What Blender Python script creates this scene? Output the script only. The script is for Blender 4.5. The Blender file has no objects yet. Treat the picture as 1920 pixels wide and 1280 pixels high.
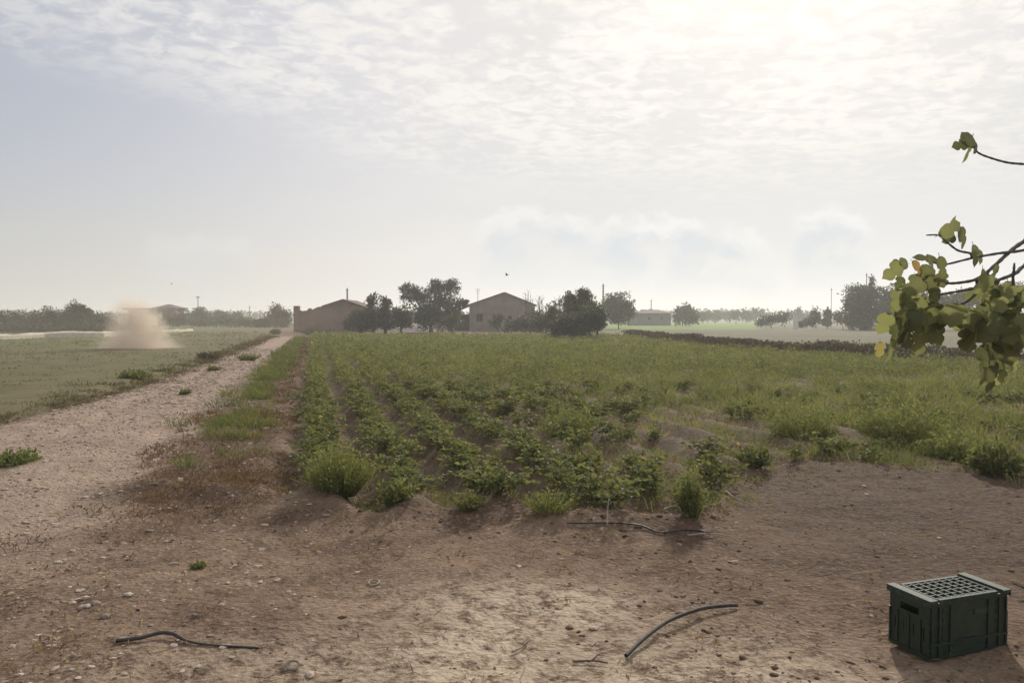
import bpy, math, random
import numpy as np
from mathutils import Vector, Matrix
R = math.radians
rng = np.random.default_rng(7)
random.seed(7)
sc = bpy.context.scene
COL = sc.collection

# ------------------------------------------------------------------ camera
F = 1478.0                       # focal length in photograph pixels (1920 wide)
EYE = 1.6
PITCH = R(1.63)
cd = bpy.data.cameras.new('camera'); cam = bpy.data.objects.new('camera', cd); COL.objects.link(cam)
cd.sensor_width = 36; cd.lens = 36*F/1920; cd.clip_start = 0.05; cd.clip_end = 6000
cam.location = (0, 0, EYE); cam.rotation_euler = (R(90)-PITCH, 0, 0)
sc.camera = cam
sc.view_settings.view_transform = 'Standard'; sc.view_settings.look = 'None'
sc.view_settings.exposure = 0.42; sc.view_settings.gamma = 1.0
sc.render.engine = 'CYCLES'
cy = sc.cycles
cy.use_denoising = True; cy.max_bounces = 6; cy.diffuse_bounces = 3; cy.glossy_bounces = 2
cy.transmission_bounces = 4; cy.volume_bounces = 1; cy.transparent_max_bounces = 8
cy.use_adaptive_sampling = True; cy.adaptive_threshold = 0.015
cy.sample_clamp_indirect = 4; cy.caustics_reflective = False; cy.caustics_refractive = False
cy.filter_width = 1.5

SUN_AZ, SUN_EL = 18.5, 28.0      # degrees right of the view axis, above the horizon
SUN_DIR = Vector((math.sin(R(SUN_AZ))*math.cos(R(SUN_EL)), math.cos(R(SUN_AZ))*math.cos(R(SUN_EL)), math.sin(R(SUN_EL))))

# ------------------------------------------------------------------ node helper
class NT:
    def __init__(s, tree): s.t = tree; tree.nodes.clear()
    def n(s, typ, **k):
        nd = s.t.nodes.new(typ)
        for a, b in k.items(): setattr(nd, a, b)
        return nd
    def put(s, sock, v):
        if v is None: return
        if isinstance(v, bpy.types.NodeSocket): s.t.links.new(v, sock)
        else:
            if sock.type == 'RGBA' and len(v) == 3: v = (*v, 1)
            sock.default_value = v
    def m(s, op, a, b=None, c=None, clamp=False):
        nd = s.n('ShaderNodeMath', operation=op, use_clamp=clamp)
        for i, v in enumerate((a, b, c)):
            if v is not None: s.put(nd.inputs[i], v)
        return nd.outputs[0]
    def vm(s, op, a, b=None):
        nd = s.n('ShaderNodeVectorMath', operation=op); s.put(nd.inputs[0], a)
        if b is not None: s.put(nd.inputs[1], b)
        return nd.outputs['Value'] if op in ('DOT_PRODUCT', 'LENGTH') else nd.outputs[0]
    def mix(s, f, a, b, blend='MIX'):
        nd = s.n('ShaderNodeMix', data_type='RGBA', blend_type=blend, clamp_factor=True)
        s.put(nd.inputs[0], f); s.put(nd.inputs[6], a); s.put(nd.inputs[7], b); return nd.outputs[2]
    def noise(s, vec, scale, detail=4, rough=0.55, dist=0.0):
        nd = s.n('ShaderNodeTexNoise'); s.put(nd.inputs['Vector'], vec)
        nd.inputs['Scale'].default_value = scale; nd.inputs['Detail'].default_value = detail
        nd.inputs['Roughness'].default_value = rough; nd.inputs['Distortion'].default_value = dist
        return nd.outputs[0]
    def sm(s, v, a, b, lo=0.0, hi=1.0):
        nd = s.n('ShaderNodeMapRange', interpolation_type='SMOOTHSTEP'); s.put(nd.inputs[0], v)
        for i, q in enumerate((a, b, lo, hi)): nd.inputs[1+i].default_value = q
        return nd.outputs[0]
    def comb(s, x, y, z):
        nd = s.n('ShaderNodeCombineXYZ')
        for i, v in enumerate((x, y, z)): s.put(nd.inputs[i], v)
        return nd.outputs[0]
    def scale(s, vec, xyz):
        return s.vm('MULTIPLY', vec, xyz)

# ------------------------------------------------------------------ sky (world) and sun
w = bpy.data.worlds.new('World'); sc.world = w; w.use_nodes = True
g = NT(w.node_tree)
SKY = 0.1
sky = g.n('ShaderNodeTexSky', sky_type='NISHITA', sun_disc=False)
sky.sun_elevation = R(SUN_EL); sky.sun_rotation = R(SUN_AZ); sky.air_density = 1.0; sky.dust_density = 2.5; sky.ozone_density = 1.0
tc = g.n('ShaderNodeTexCoord'); D = tc.outputs['Generated']
sx = g.n('ShaderNodeSeparateXYZ'); g.put(sx.inputs[0], D)
dx, dy, dz = sx.outputs
cs = g.m('MAXIMUM', g.vm('DOT_PRODUCT', D, tuple(SUN_DIR)), 0.0)      # cosine of the angle to the sun
glow1 = g.m('POWER', cs, 5.0); glow2 = g.m('POWER', cs, 60.0)
zc = g.m('ADD', g.m('MAXIMUM', dz, 0.0), 0.10)
pv = g.comb(g.m('DIVIDE', dx, zc), g.m('DIVIDE', dy, zc), 0.0)      # a flat cloud deck seen in perspective
big = g.noise(g.scale(pv, (0.55, 0.8, 1)), 0.7, 3, 0.5)
mid = g.noise(pv, 2.6, 5, 0.6, 0.3)
fine = g.noise(g.scale(pv, (1.0, 1.1, 1)), 13.0, 5, 0.58, 0.5)
az = g.m('ARCTAN2', dx, dy); el = g.m('ARCSINE', dz)
# deck coverage: more to the right and overhead, an open patch low on the left
cov = g.m('ADD', g.m('ADD', el, g.m('MULTIPLY', az, 0.27)), g.m('MULTIPLY', g.m('SUBTRACT', big, 0.5), 0.34))
cov = g.sm(cov, 0.085, 0.23)
tex = g.sm(g.m('ADD', g.m('MULTIPLY', mid, 0.45), g.m('MULTIPLY', fine, 0.55)), 0.41, 0.60)
deck = g.m('MULTIPLY', g.m('MULTIPLY', cov, g.m('ADD', 0.16, g.m('MULTIPLY', tex, 0.84))), g.sm(el, 0.09, 0.26))
veil = g.m('MULTIPLY', g.sm(g.m('ADD', g.m('MULTIPLY', az, 0.8), g.m('MULTIPLY', big, 0.5)), -0.25, 0.45), 0.55)
air = g.vm('MULTIPLY', sky.outputs[0], (0.62, 0.60, 0.64))
veilc = g.mix(glow1, (4.1, 4.2, 4.65), (6.1, 6.0, 5.85))
base = g.mix(g.m('ADD', 0.52, veil, clamp=True), air, veilc)
cloudc = g.mix(glow1, (5.9, 5.85, 5.8), (7.75, 7.35, 6.9))
base = g.mix(g.m('MULTIPLY', deck, 0.95), base, cloudc)
# pale horizon
hz = g.m('POWER', g.m('SUBTRACT', 1.0, g.m('MAXIMUM', dz, 0.0), clamp=True), 9.0)
horc = g.mix(g.sm(az, -0.65, 0.1), (5.5, 5.4, 4.95), (7.5, 7.45, 7.0))
base = g.mix(g.m('MULTIPLY', hz, 0.85), base, horc)
# low bank of cumulus above the roofs: bright ragged tops, blue grey undersides
ae = g.comb(az, g.m('MULTIPLY', el, 1.3), 0.0)
cn = g.noise(ae, 38.0, 6, 0.62, 0.6); cn2 = g.noise(g.comb(az, g.m('MULTIPLY', el, 0.5), 3.1), 15.0, 2, 0.5); cn3 = g.noise(ae, 16.0, 3, 0.5, 0.4)
def cumulus(base, a0, e0, ra, hgt, amt, skew=0.0):
    da = g.m('DIVIDE', g.m('SUBTRACT', az, a0), ra)
    lat = g.m('SUBTRACT', 1.0, g.m('POWER', g.m('ABSOLUTE', da), 1.6), clamp=True)
    top = g.m('ADD', g.m('ADD', e0, g.m('MULTIPLY', lat, hgt)), g.m('MULTIPLY', da, skew))
    top = g.m('ADD', top, g.m('ADD', g.m('MULTIPLY', g.m('SUBTRACT', cn2, 0.5), hgt*1.6), g.m('MULTIPLY', g.m('SUBTRACT', cn, 0.5), 0.042)))
    d = g.m('SUBTRACT', top, el)                      # how far below the ragged cloud top
    fade = g.m('MULTIPLY', g.sm(lat, 0.0, 0.55), g.sm(cn3, 0.25, 0.55))
    edge = g.m('MULTIPLY', g.m('SUBTRACT', g.sm(d, -0.008, 0.006), g.sm(d, 0.010, 0.032)), fade)
    body = g.m('MULTIPLY', g.m('MULTIPLY', g.sm(d, 0.006, 0.030), g.m('SUBTRACT', 1.0, g.sm(d, 0.035, 0.105))), g.m('MULTIPLY', fade, g.sm(cn3, 0.30, 0.62)))
    base = g.mix(g.m('MULTIPLY', edge, 0.32*amt), base, (8.2, 8.15, 7.9))
    return g.mix(g.m('MULTIPLY', body, 0.8*amt), base, (5.2, 5.55, 5.85))
base = cumulus(base, R(12.0), R(5.0), 0.125, 0.040, 1.0, -0.012)
base = cumulus(base, R(1.5), R(6.6), 0.085, 0.022, 0.9)
base = cumulus(base, R(22.0), R(6.4), 0.050, 0.016, 0.9, -0.010)
base = cumulus(base, R(-21.5), R(5.0), 0.070, 0.010, 0.30)
glow = g.mix(1.0, (0, 0, 0), (1, 0.9, 0.72))
gl = g.vm('MULTIPLY', g.comb(glow2, glow2, glow2), (2.4, 2.0, 1.35))
base = g.vm('ADD', base, gl)
bg = g.n('ShaderNodeBackground'); g.put(bg.inputs[0], base); bg.inputs[1].default_value = SKY
wo = g.n('ShaderNodeOutputWorld'); g.put(wo.inputs[0], bg.outputs[0])
w.cycles.sampling_method = 'MANUAL'; w.cycles.sample_map_resolution = 512

sl = bpy.data.lights.new('sun', 'SUN'); sl.energy = 2.7; sl.angle = R(2.4); sl.color = (1.0, 0.92, 0.80)
so = bpy.data.objects.new('sun', sl); COL.objects.link(so)
so.rotation_euler = (-SUN_DIR).to_track_quat('-Z', 'Y').to_euler()

# ------------------------------------------------------------------ numbers and geometry helpers
CP, SP = math.cos(PITCH), math.sin(PITCH)
def ray(px, py):
    u, v = (px-960)/F, (640-py)/F
    return Vector((u, CP + SP*v, -SP + CP*v))
def at(px, py, Y):                      # the point seen at (px, py) of the photograph, Y metres out
    d = ray(px, py); t = Y/d.y
    return Vector((d.x*t, Y, EYE + d.z*t))
def gp(px, py, z=0.0):                  # where the ground is seen at (px, py)
    d = ray(px, py); t = (z-EYE)/d.z
    return Vector((d.x*t, d.y*t, z))
def by(py):  return gp(960, py).y

def _h(ix, iy, iz, seed):
    n = (ix.astype(np.int64)*374761393 + iy.astype(np.int64)*668265263 + iz.astype(np.int64)*2147483647 + seed*1274126177) & 0xffffffff
    n = ((n ^ (n >> 13))*1274126177) & 0xffffffff
    n = (n ^ (n >> 16)) & 0xffffff
    return n/float(0xffffff)
def vn(x, y, seed=0):
    x = np.asarray(x, float); y = np.asarray(y, float)
    ix, iy = np.floor(x), np.floor(y); fx, fy = x-ix, y-iy
    fx = fx*fx*(3-2*fx); fy = fy*fy*(3-2*fy); z = np.zeros_like(ix)
    a = _h(ix, iy, z, seed); b = _h(ix+1, iy, z, seed); c = _h(ix, iy+1, z, seed); d = _h(ix+1, iy+1, z, seed)
    return (a*(1-fx)+b*fx)*(1-fy)+(c*(1-fx)+d*fx)*fy
def fbm(x, y, seed=0, o=4):
    s = 0; a = 0.5; t = 0
    for i in range(o):
        s = s+a*vn(np.asarray(x)*2**i+i*17.3, np.asarray(y)*2**i-i*9.1, seed+i); t += a; a *= .5
    return s/t
def sstep(v, a, b):
    t = np.clip((v-a)/(b-a), 0, 1); return t*t*(3-2*t)

class MB:
    """collects shapes, links them as one mesh object"""
    def __init__(s): s.V = []; s.Q = []; s.T = []; s.P = []; s.t = []; s.n = 0
    def add(s, V, Q=None, T=None, P=None, tint=0.5):
        V = np.asarray(V, float).reshape(-1, 3)
        if Q is not None and len(Q): s.Q.append(np.asarray(Q, int).reshape(-1, 4)+s.n)
        if T is not None and len(T): s.T.append(np.asarray(T, int).reshape(-1, 3)+s.n)
        if P is not None:
            for p in P: s.P.append([i+s.n for i in p])
        s.V.append(V); s.t.append(np.broadcast_to(np.asarray(tint, float), (len(V),)).copy()); s.n += len(V)
    def box(s, c, size, rz=0.0, tilt=None):
        c = Vector(c); hx, hy, hz = [q/2 for q in size]
        M = Matrix.Rotation(rz, 3, 'Z')
        if tilt is not None: M = M @ tilt
        V = [c+M @ Vector((x*hx, y*hy, z*hz)) for x in (-1, 1) for y in (-1, 1) for z in (-1, 1)]
        s.add([tuple(v) for v in V], Q=[(0, 1, 3, 2), (4, 6, 7, 5), (0, 4, 5, 1), (2, 3, 7, 6), (0, 2, 6, 4), (1, 5, 7, 3)])
    def tube(s, pts, rad, sides=7, cap=True, tint=0.5):
        pts = [Vector(p) for p in pts]; n = len(pts)
        if not hasattr(rad, '__len__'): rad = [rad]*n
        V = []; prev = None
        for i, p in enumerate(pts):
            d = (pts[min(i+1, n-1)]-pts[max(i-1, 0)]).normalized()
            if prev is None:
                a = d.orthogonal().normalized()
            else:
                a = (prev-d*prev.dot(d))
                a = a.normalized() if a.length > 1e-6 else d.orthogonal().normalized()
            prev = a; b = d.cross(a)
            for k in range(sides):
                t = 2*math.pi*k/sides; V.append(tuple(p+(a*math.cos(t)+b*math.sin(t))*rad[i]))
        Q = []
        for i in range(n-1):
            for k in range(sides):
                k2 = (k+1) % sides
                Q.append((i*sides+k, i*sides+k2, (i+1)*sides+k2, (i+1)*sides+k))
        P = [list(range(sides))[::-1], list(range((n-1)*sides, n*sides))] if cap else None
        s.add(V, Q=Q, P=P, tint=tint)
    def build(s, name, mat, parent=None, smooth=False):
        me = bpy.data.meshes.new(name)
        V = np.concatenate(s.V) if s.V else np.zeros((0, 3))
        if parent is not None and parent.get('_o') is not None: V = V-np.array(parent['_o'][:])
        Q = np.concatenate(s.Q) if s.Q else np.zeros((0, 4), int); T = np.concatenate(s.T) if s.T else np.zeros((0, 3), int)
        loops = [Q.ravel(), T.ravel()]; sizes = [np.full(len(Q), 4), np.full(len(T), 3)]
        for p in s.P: loops.append(np.array(p)); sizes.append(np.array([len(p)]))
        L = np.concatenate(loops).astype(np.int32); S = np.concatenate(sizes).astype(np.int32)
        me.vertices.add(len(V)); me.vertices.foreach_set('co', V.astype(np.float32).ravel())
        me.loops.add(len(L)); me.loops.foreach_set('vertex_index', L)
        me.polygons.add(len(S)); st = np.concatenate([[0], np.cumsum(S)[:-1]]).astype(np.int32) if len(S) else np.zeros(0, np.int32)
        me.polygons.foreach_set('loop_start', st)
        me.polygons.foreach_set('use_smooth', np.full(len(S), smooth))
        at_ = me.attributes.new('tint', 'FLOAT', 'POINT'); at_.data.foreach_set('value', np.concatenate(s.t).astype(np.float32))
        me.update(calc_edges=True); me.validate()
        me.materials.append(mat)
        o = bpy.data.objects.new(name, me); COL.objects.link(o)
        if parent is not None: o.parent = parent
        return o
def tag(o, label, cat, group=None, kind=None):
    o['label'] = label; o['category'] = cat
    if group: o['group'] = group
    if kind: o['kind'] = kind
    return o
def empty(name, loc, label, cat, group=None, kind=None):
    o = bpy.data.objects.new(name, None); COL.objects.link(o); o.location = loc; o.empty_display_size = 0.2
    o['_o'] = list(loc)
    return tag(o, label, cat, group, kind)
def dup(o, loc, rz, scale=1.0, label=None):
    r = o.copy(); COL.objects.link(r); r.location = loc; r.rotation_euler = (0, 0, rz); r.scale = (scale,)*3
    if label: r['label'] = label
    for ch in list(o.children):
        c = ch.copy(); COL.objects.link(c); c.parent = r
    return r

# ------------------------------------------------------------------ materials
def newmat(name):
    m = bpy.data.materials.new(name); m.use_nodes = True; return m, NT(m.node_tree)
def surf(g, sh, disp=None):
    o = g.n('ShaderNodeOutputMaterial'); g.put(o.inputs[0], sh)
def solid(name, a, b=None, scale=6.0, rough=0.8, bump=0.3, spec=0.3, metal=0.0, bscale=None):
    m, g = newmat(name); co = g.n('ShaderNodeTexCoord').outputs['Object']
    b = b or tuple(q*0.72 for q in a)
    n1 = g.noise(co, scale, 5, 0.6); n2 = g.noise(co, scale*6.3, 4, 0.6)
    c = g.mix(g.sm(g.m('ADD', g.m('MULTIPLY', n1, 0.65), g.m('MULTIPLY', n2, 0.35)), 0.34, 0.66), a, b)
    p = g.n('ShaderNodeBsdfPrincipled'); g.put(p.inputs['Base Color'], c); p.inputs['Roughness'].default_value = rough
    p.inputs['Specular IOR Level'].default_value = spec; p.inputs['Metallic'].default_value = metal
    bp = g.n('ShaderNodeBump'); bp.inputs['Strength'].default_value = bump; bp.inputs['Distance'].default_value = 0.02
    g.put(bp.inputs['Height'], g.noise(co, bscale or scale*4, 5, 0.6)); g.put(p.inputs['Normal'], bp.outputs[0])
    surf(g, p.outputs[0]); return m
def leafmat(name, dark, light, dry=None, trans=0.35, rough=0.55, spec=0.3, thru=(1.7, 1.6, 0.9)):
    m, g = newmat(name)
    t = g.n('ShaderNodeAttribute', attribute_name='tint').outputs['Fac']
    c = g.mix(g.sm(t, 0.0, 0.9), dark, light)
    if dry: c = g.mix(g.sm(t, 0.9, 0.98), c, dry)
    p = g.n('ShaderNodeBsdfPrincipled'); g.put(p.inputs['Base Color'], c); p.inputs['Roughness'].default_value = rough
    p.inputs['Specular IOR Level'].default_value = spec
    tr = g.n('ShaderNodeBsdfTranslucent'); g.put(tr.inputs[0], g.vm('MULTIPLY', c, thru))
    mx = g.n('ShaderNodeMixShader'); mx.inputs[0].default_value = trans
    g.put(mx.inputs[1], p.outputs[0]); g.put(mx.inputs[2], tr.outputs[0]); surf(g, mx.outputs[0]); return m

M = {}
M['crop'] = leafmat('crop_leaf', (0.086, 0.102, 0.046), (0.168, 0.184, 0.082), (0.28, 0.24, 0.10), 0.40, 0.6, 0.12)
M['weed'] = leafmat('weed_leaf', (0.098, 0.118, 0.047), (0.220, 0.228, 0.096), (0.30, 0.23, 0.13), 0.42, 0.6, 0.12, (1.5, 1.5, .9))
M['verge'] = leafmat('verge_leaf', (0.070, 0.095, 0.038), (0.145, 0.165, 0.066), (0.26, 0.16, 0.10), 0.4, 0.6, 0.12)
M['dry'] = leafmat('dry_grass', (0.13, 0.085, 0.055), (0.27, 0.20, 0.125), (0.42, 0.35, 0.25), 0.25, 0.8)
M['stubble'] = leafmat('stubble_leaf', (0.085, 0.090, 0.038), (0.150, 0.150, 0.062), (0.2, 0.15, 0.09), 0.3)
M['rust'] = leafmat('rust_grass', (0.095, 0.058, 0.038), (0.185, 0.120, 0.075), (0.12, 0.13, 0.05), 0.25, 0.8, 0.1)
M['bankdry'] = leafmat('bank_leaf', (0.085, 0.068, 0.040), (0.150, 0.125, 0.070), (0.10, 0.12, 0.05), 0.2, 0.8, 0.1)
M['olive'] = leafmat('olive_leaf', (0.026, 0.034, 0.022), (0.070, 0.080, 0.050), None, 0.22)
M['pine'] = leafmat('pine_needle', (0.018, 0.030, 0.018), (0.050, 0.068, 0.034), None, 0.2)
M['tree'] = leafmat('tree_leaf', (0.030, 0.042, 0.020), (0.085, 0.100, 0.042), None, 0.3)
M['scrub'] = leafmat('scrub_leaf', (0.052, 0.043, 0.030), (0.118, 0.100, 0.062), None, 0.2, 0.8)
M['fig'] = leafmat('fig_leaf', (0.078, 0.086, 0.044), (0.175, 0.185, 0.090), (0.32, 0.20, 0.08), 0.5, 0.5, 0.2, (1.8, 1.75, 1.25))
M['bark'] = solid('bark', (0.12, 0.095, 0.075), (0.06, 0.048, 0.04), 18, 0.9, 0.6)
M['figbark'] = solid('fig_bark', (0.16, 0.14, 0.125), (0.075, 0.065, 0.058), 30, 0.85, 0.6)

# ------------------------------------------------------------------ the lie of the land
DR = np.array([-0.243, 0.970]); NR = np.array([0.970, 0.243])          # along and across the crop rows and the road
def uv(x, y): return x*NR[0]+y*NR[1], x*DR[0]+y*DR[1]
def xy(u, v): return u*NR[0]+v*DR[0], u*NR[1]+v*DR[1]
fx_ = [-4, -1.9, -1.13, -.28, .17, .79, 1.4, 1.8, 2.3, 2.9, 3.6, 4.3, 5.3, 9]
fy_ = [7.6, 7.0, 6.35, 6.6, 6.4, 6.1, 6.15, 6.8, 8.0, 8.6, 8.5, 8.3, 8.2, 8.2]
def front(x): return np.interp(x, fx_, fy_)
hedge_px = [(1140, 629), (1180, 632), (1250, 641), (1400, 656), (1550, 664), (1650, 671), (1800, 682), (1920, 690), (2100, 705)]
hedge_pts = [gp(*p) for p in hedge_px]
hx_ = [p.x for p in hedge_pts][::-1]; hy_ = [p.y for p in hedge_pts][::-1]
def hedgeX(y): return np.interp(y, hy_, hx_)
def roadL(y): return np.interp(y, [0, 5, 9, 12, 20, 45, 80], [-6.4, -5.9, -5.2, -4.65, -3.85, -3.45, -3.35])
def masks(x, y):
    u, v = uv(x, y)
    n = fbm(x*1.1, y*1.1, 3)-.5; n2 = fbm(x*.35, y*.35, 11)-.5; nf = fbm(x*4, y*4, 21)-.5
    k = 1+np.clip(y-20, 0, 60)*.02
    wr = 0.22+np.clip(8.0-y, 0, 5)*.30
    road = sstep(u+n*.9+nf*.3, roadL(y)-.15, roadL(y)+.25)*(1-sstep(u+n*.9+n2*.4+nf*.4, -1.75-wr, -1.75+wr))*(1-sstep(v, 72, 80))
    road = road*np.maximum(sstep(y+n*1.5, 3.2, 6.0), .75*sstep(-x+n*2, 2.6, 3.6))
    fld = sstep(u+n*.3, -.55, -.25)*sstep(y-front(x)+n*(.6+.9*sstep(x, 1.4, 2.6))+nf*.3, -.15, .3)*(1-sstep(x-hedgeX(y), -.3, .3))*(1-sstep(y, 72, 76))
    left = (1-sstep(u+n*.5, roadL(y)-.5, roadL(y)-.1))*sstep(y, 4, 5)
    far = sstep(x-hedgeX(np.clip(y, 20, 400)), .2, .8)*sstep(y, 12, 16)
    return u, v, road, fld, left, far
def height(x, y):
    x = np.asarray(x, float); y = np.asarray(y, float)
    u, v, road, fld, left, far = masks(x, y)
    near = 1-sstep(y, 25, 60)
    h = (fbm(x*.5, y*.5, 31)-.5)*.10*near+(fbm(x*2.2, y*2.2, 33)-.5)*.05*near+(fbm(x*7, y*7, 35, 3)-.5)*.022*(1-sstep(y, 9, 16))
    ridge = .5+.5*np.cos(2*math.pi*(u-.07)/.73)
    amp = (.13+.05*(1-sstep(u, 2.4, 3.4)))*(1-sstep(u, 3.5, 9)*.6)*(1-sstep(y, 24, 60)*.4)
    h = h+fld*(ridge-.5)*amp
    b = (y-front(x)+.05)/.32
    h = h+.10*np.exp(-b*b)*(np.abs(x) < 6)*(1-.75*sstep(x, 1.2, 2.2))*(.6+.8*(fbm(x*1.3, y*1.3, 41)-.2))
    h = h-road*(.03+.035*(np.exp(-((u+2.15)/.22)**2)+np.exp(-((u+3.45)/.22)**2)))
    h = h-.10*np.exp(-((u-roadL(y)+.35)/.3)**2)*near
    h = h+left*.03
    return h
def H(x, y): return float(height(np.array([x]), np.array([y]))[0])

def axis(segs, lo, hi, r):
    a = list(segs)
    s = a[-1]-a[-2]
    while a[-1] < hi: s *= r; a.append(a[-1]+s)
    s = a[1]-a[0]
    while a[0] > lo: s *= r; a.insert(0, a[0]-s)
    return np.array(a)
ys = list(np.arange(3.0, 11.0, .042)); st_ = .042
while ys[-1] < 1300: st_ = max(.042, ys[-1]*.0088 if ys[-1] < 80 else ys[-1]*.03); ys.append(ys[-1]+st_)
yy = axis(ys[:], -120, 1300, 1.25)
xx = axis(np.arange(-7, 6.5, .05), -1300, 1300, 1.055)
GX, GY = np.meshgrid(xx, yy); nx, ny = len(xx), len(yy)
gx, gy = GX.ravel(), GY.ravel()
gu, gv, g_road, g_fld, g_left, g_far = masks(gx, gy)
gz = height(gx, gy)
n1 = fbm(gx*.8, gy*.8, 51); n2 = fbm(gx*.22, gy*.22, 55)
lot = 1-np.clip(g_road+g_fld+g_left+g_far, 0, 1)
pale = lot*np.clip(sstep(n1, .50, .68)*.6*sstep(gx, -2.4, -1.0)+np.exp(-((gx-0.05)/.75)**2-((gy-4.35)/.42)**2)*1.0+np.exp(-((gx-.9)/1.3)**2-((gy-3.45)/.5)**2)*.9+np.exp(-((gx+1.0)/.9)**2-((gy-3.6)/.3)**2)*.5, 0, 1)*(1-sstep(gx, 1.2, 2.6))
dark_soil = lot*np.clip(sstep(gx+(n1-.5)*1.8, .7, 2.6)*sstep(gy, 3.5, 5.5)+np.exp(-((gu+.9)/.55)**2)*sstep(gy, 5, 7)*.6, 0, 1)  # darker, redder soil towards the right and along the verge
strip = g_far*sstep(gy, 108, 130)*(1-sstep(gx/np.maximum(gy, 1), (1418-960)/F, (1432-960)/F))
gleft = g_left*np.clip(np.exp(-((gu+gv*.42-(-6.5))/6)**2)*.3+sstep(gy, 38, 52)*(1-sstep(gu, -14, -8))*1.0+(n2-.45)*1.2, 0, 1)
gfield = np.clip(g_fld*sstep(gy+(n2-.5)*12, 18, 34)*(1-.85*(1-sstep(gu, 2.3, 4.0))*(1-sstep(gy, 40, 60))), 0, 1)
A1 = np.stack([g_road, g_fld, g_left, np.ones_like(gx)], 1); A2 = np.stack([pale, g_far, strip, np.ones_like(gx)], 1); A3 = np.stack([dark_soil, gleft, gfield, np.ones_like(gx)], 1)

m, g = newmat('ground_soil'); M['ground'] = m
co = g.n('ShaderNodeTexCoord').outputs['Object']
def sep(nm):
    a = g.n('ShaderNodeAttribute', attribute_name=nm); s = g.n('ShaderNodeSeparateColor'); g.put(s.inputs[0], a.outputs['Color']); return s.outputs
r1, r2, r3 = sep('m_a'), sep('m_b'), sep('m_c')
na = g.noise(co, 1.3, 6, 0.65); nb = g.noise(co, 7.0, 6, 0.7); nc = g.noise(co, 38.0, 4, 0.65); nl = g.noise(co, 0.16, 4, 0.6); nd = g.noise(co, 19.0, 5, 0.75)
mixn = g.m('ADD', g.m('MULTIPLY', na, 0.45), g.m('ADD', g.m('MULTIPLY', nb, 0.33), g.m('MULTIPLY', nc, 0.22)))
soil = g.mix(g.sm(mixn, 0.40, 0.60), (0.104, 0.066, 0.045), (0.248, 0.172, 0.118))
soil = g.mix(g.m('MULTIPLY', g.sm(nl, 0.46, 0.60), 0.35), soil, (0.105, 0.062, 0.040))
soil = g.mix(g.m('MULTIPLY', g.sm(nd, 0.56, 0.68), 0.5), soil, (0.42, 0.33, 0.235))
soil = g.mix(g.m('MULTIPLY', g.sm(nb, 0.52, 0.7), 0.5), soil, (0.10, 0.068, 0.050))
soil = g.mix(g.m('MULTIPLY', r2[0], g.sm(g.m('ADD', g.m('MULTIPLY', nb, 0.55), g.m('MULTIPLY', nd, 0.45)), 0.38, 0.56)), soil, (0.47, 0.378, 0.280))
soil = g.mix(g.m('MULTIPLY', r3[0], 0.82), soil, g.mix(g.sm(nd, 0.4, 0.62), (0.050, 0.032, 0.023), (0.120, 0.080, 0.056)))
rd = g.mix(g.sm(mixn, 0.36, 0.66), (0.245, 0.178, 0.132), (0.405, 0.308, 0.236))
rd = g.mix(g.m('MULTIPLY', g.sm(nc, 0.55, 0.72), 0.6), rd, (0.60, 0.50, 0.41))
cf = g.mix(g.sm(mixn, 0.38, 0.64), (0.095, 0.067, 0.044), (0.190, 0.138, 0.092))
cf = g.mix(g.m('MULTIPLY', r3[2], g.sm(nb, 0.3, 0.6)), cf, (0.190, 0.190, 0.080))
lf = g.mix(g.sm(g.m('ADD', g.m('MULTIPLY', nl, 0.5), g.m('MULTIPLY', na, 0.5)), 0.38, 0.62), (0.124, 0.108, 0.056), (0.172, 0.150, 0.080))
lf = g.mix(g.m('MULTIPLY', r3[1], 0.75), lf, (0.110, 0.135, 0.048))
ff = g.mix(g.sm(g.m('ADD', g.m('MULTIPLY', nl, 0.7), g.m('MULTIPLY', na, 0.3)), 0.38, 0.62), (0.105, 0.102, 0.058), (0.145, 0.138, 0.082))
ff = g.mix(r2[2], ff, (0.155, 0.215, 0.045))
c = g.mix(r1[0], soil, rd); c = g.mix(r1[1], c, cf); c = g.mix(r1[2], c, lf); c = g.mix(r2[1], c, ff)
p = g.n('ShaderNodeBsdfPrincipled'); g.put(p.inputs['Base Color'], c); p.inputs['Roughness'].default_value = 0.92; p.inputs['Specular IOR Level'].default_value = 0.12
bp = g.n('ShaderNodeBump'); bp.inputs['Strength'].default_value = 0.75; bp.inputs['Distance'].default_value = 0.045
vor = g.n('ShaderNodeTexVoronoi'); g.put(vor.inputs['Vector'], co); vor.inputs['Scale'].default_value = 26
g.put(bp.inputs['Height'], g.m('ADD', g.m('ADD', g.m('MULTIPLY', nb, 0.9), g.m('MULTIPLY', nc, 0.5)), g.m('MULTIPLY', vor.outputs['Distance'], 0.35)))
g.put(p.inputs['Normal'], bp.outputs[0]); surf(g, p.outputs[0])

ci = (np.arange(ny-1)[:, None]*nx+np.arange(nx-1)[None, :]).ravel()
quads = np.stack([ci, ci+1, ci+nx+1, ci+nx], 1)
fm = lambda a: a[quads].mean(1)
reg = np.zeros(len(quads), int)
reg[fm(g_left) > .5] = 3; reg[fm(g_far) > .5] = 4; reg[fm(g_fld) > .5] = 2; reg[fm(g_road) > .5] = 1
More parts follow.
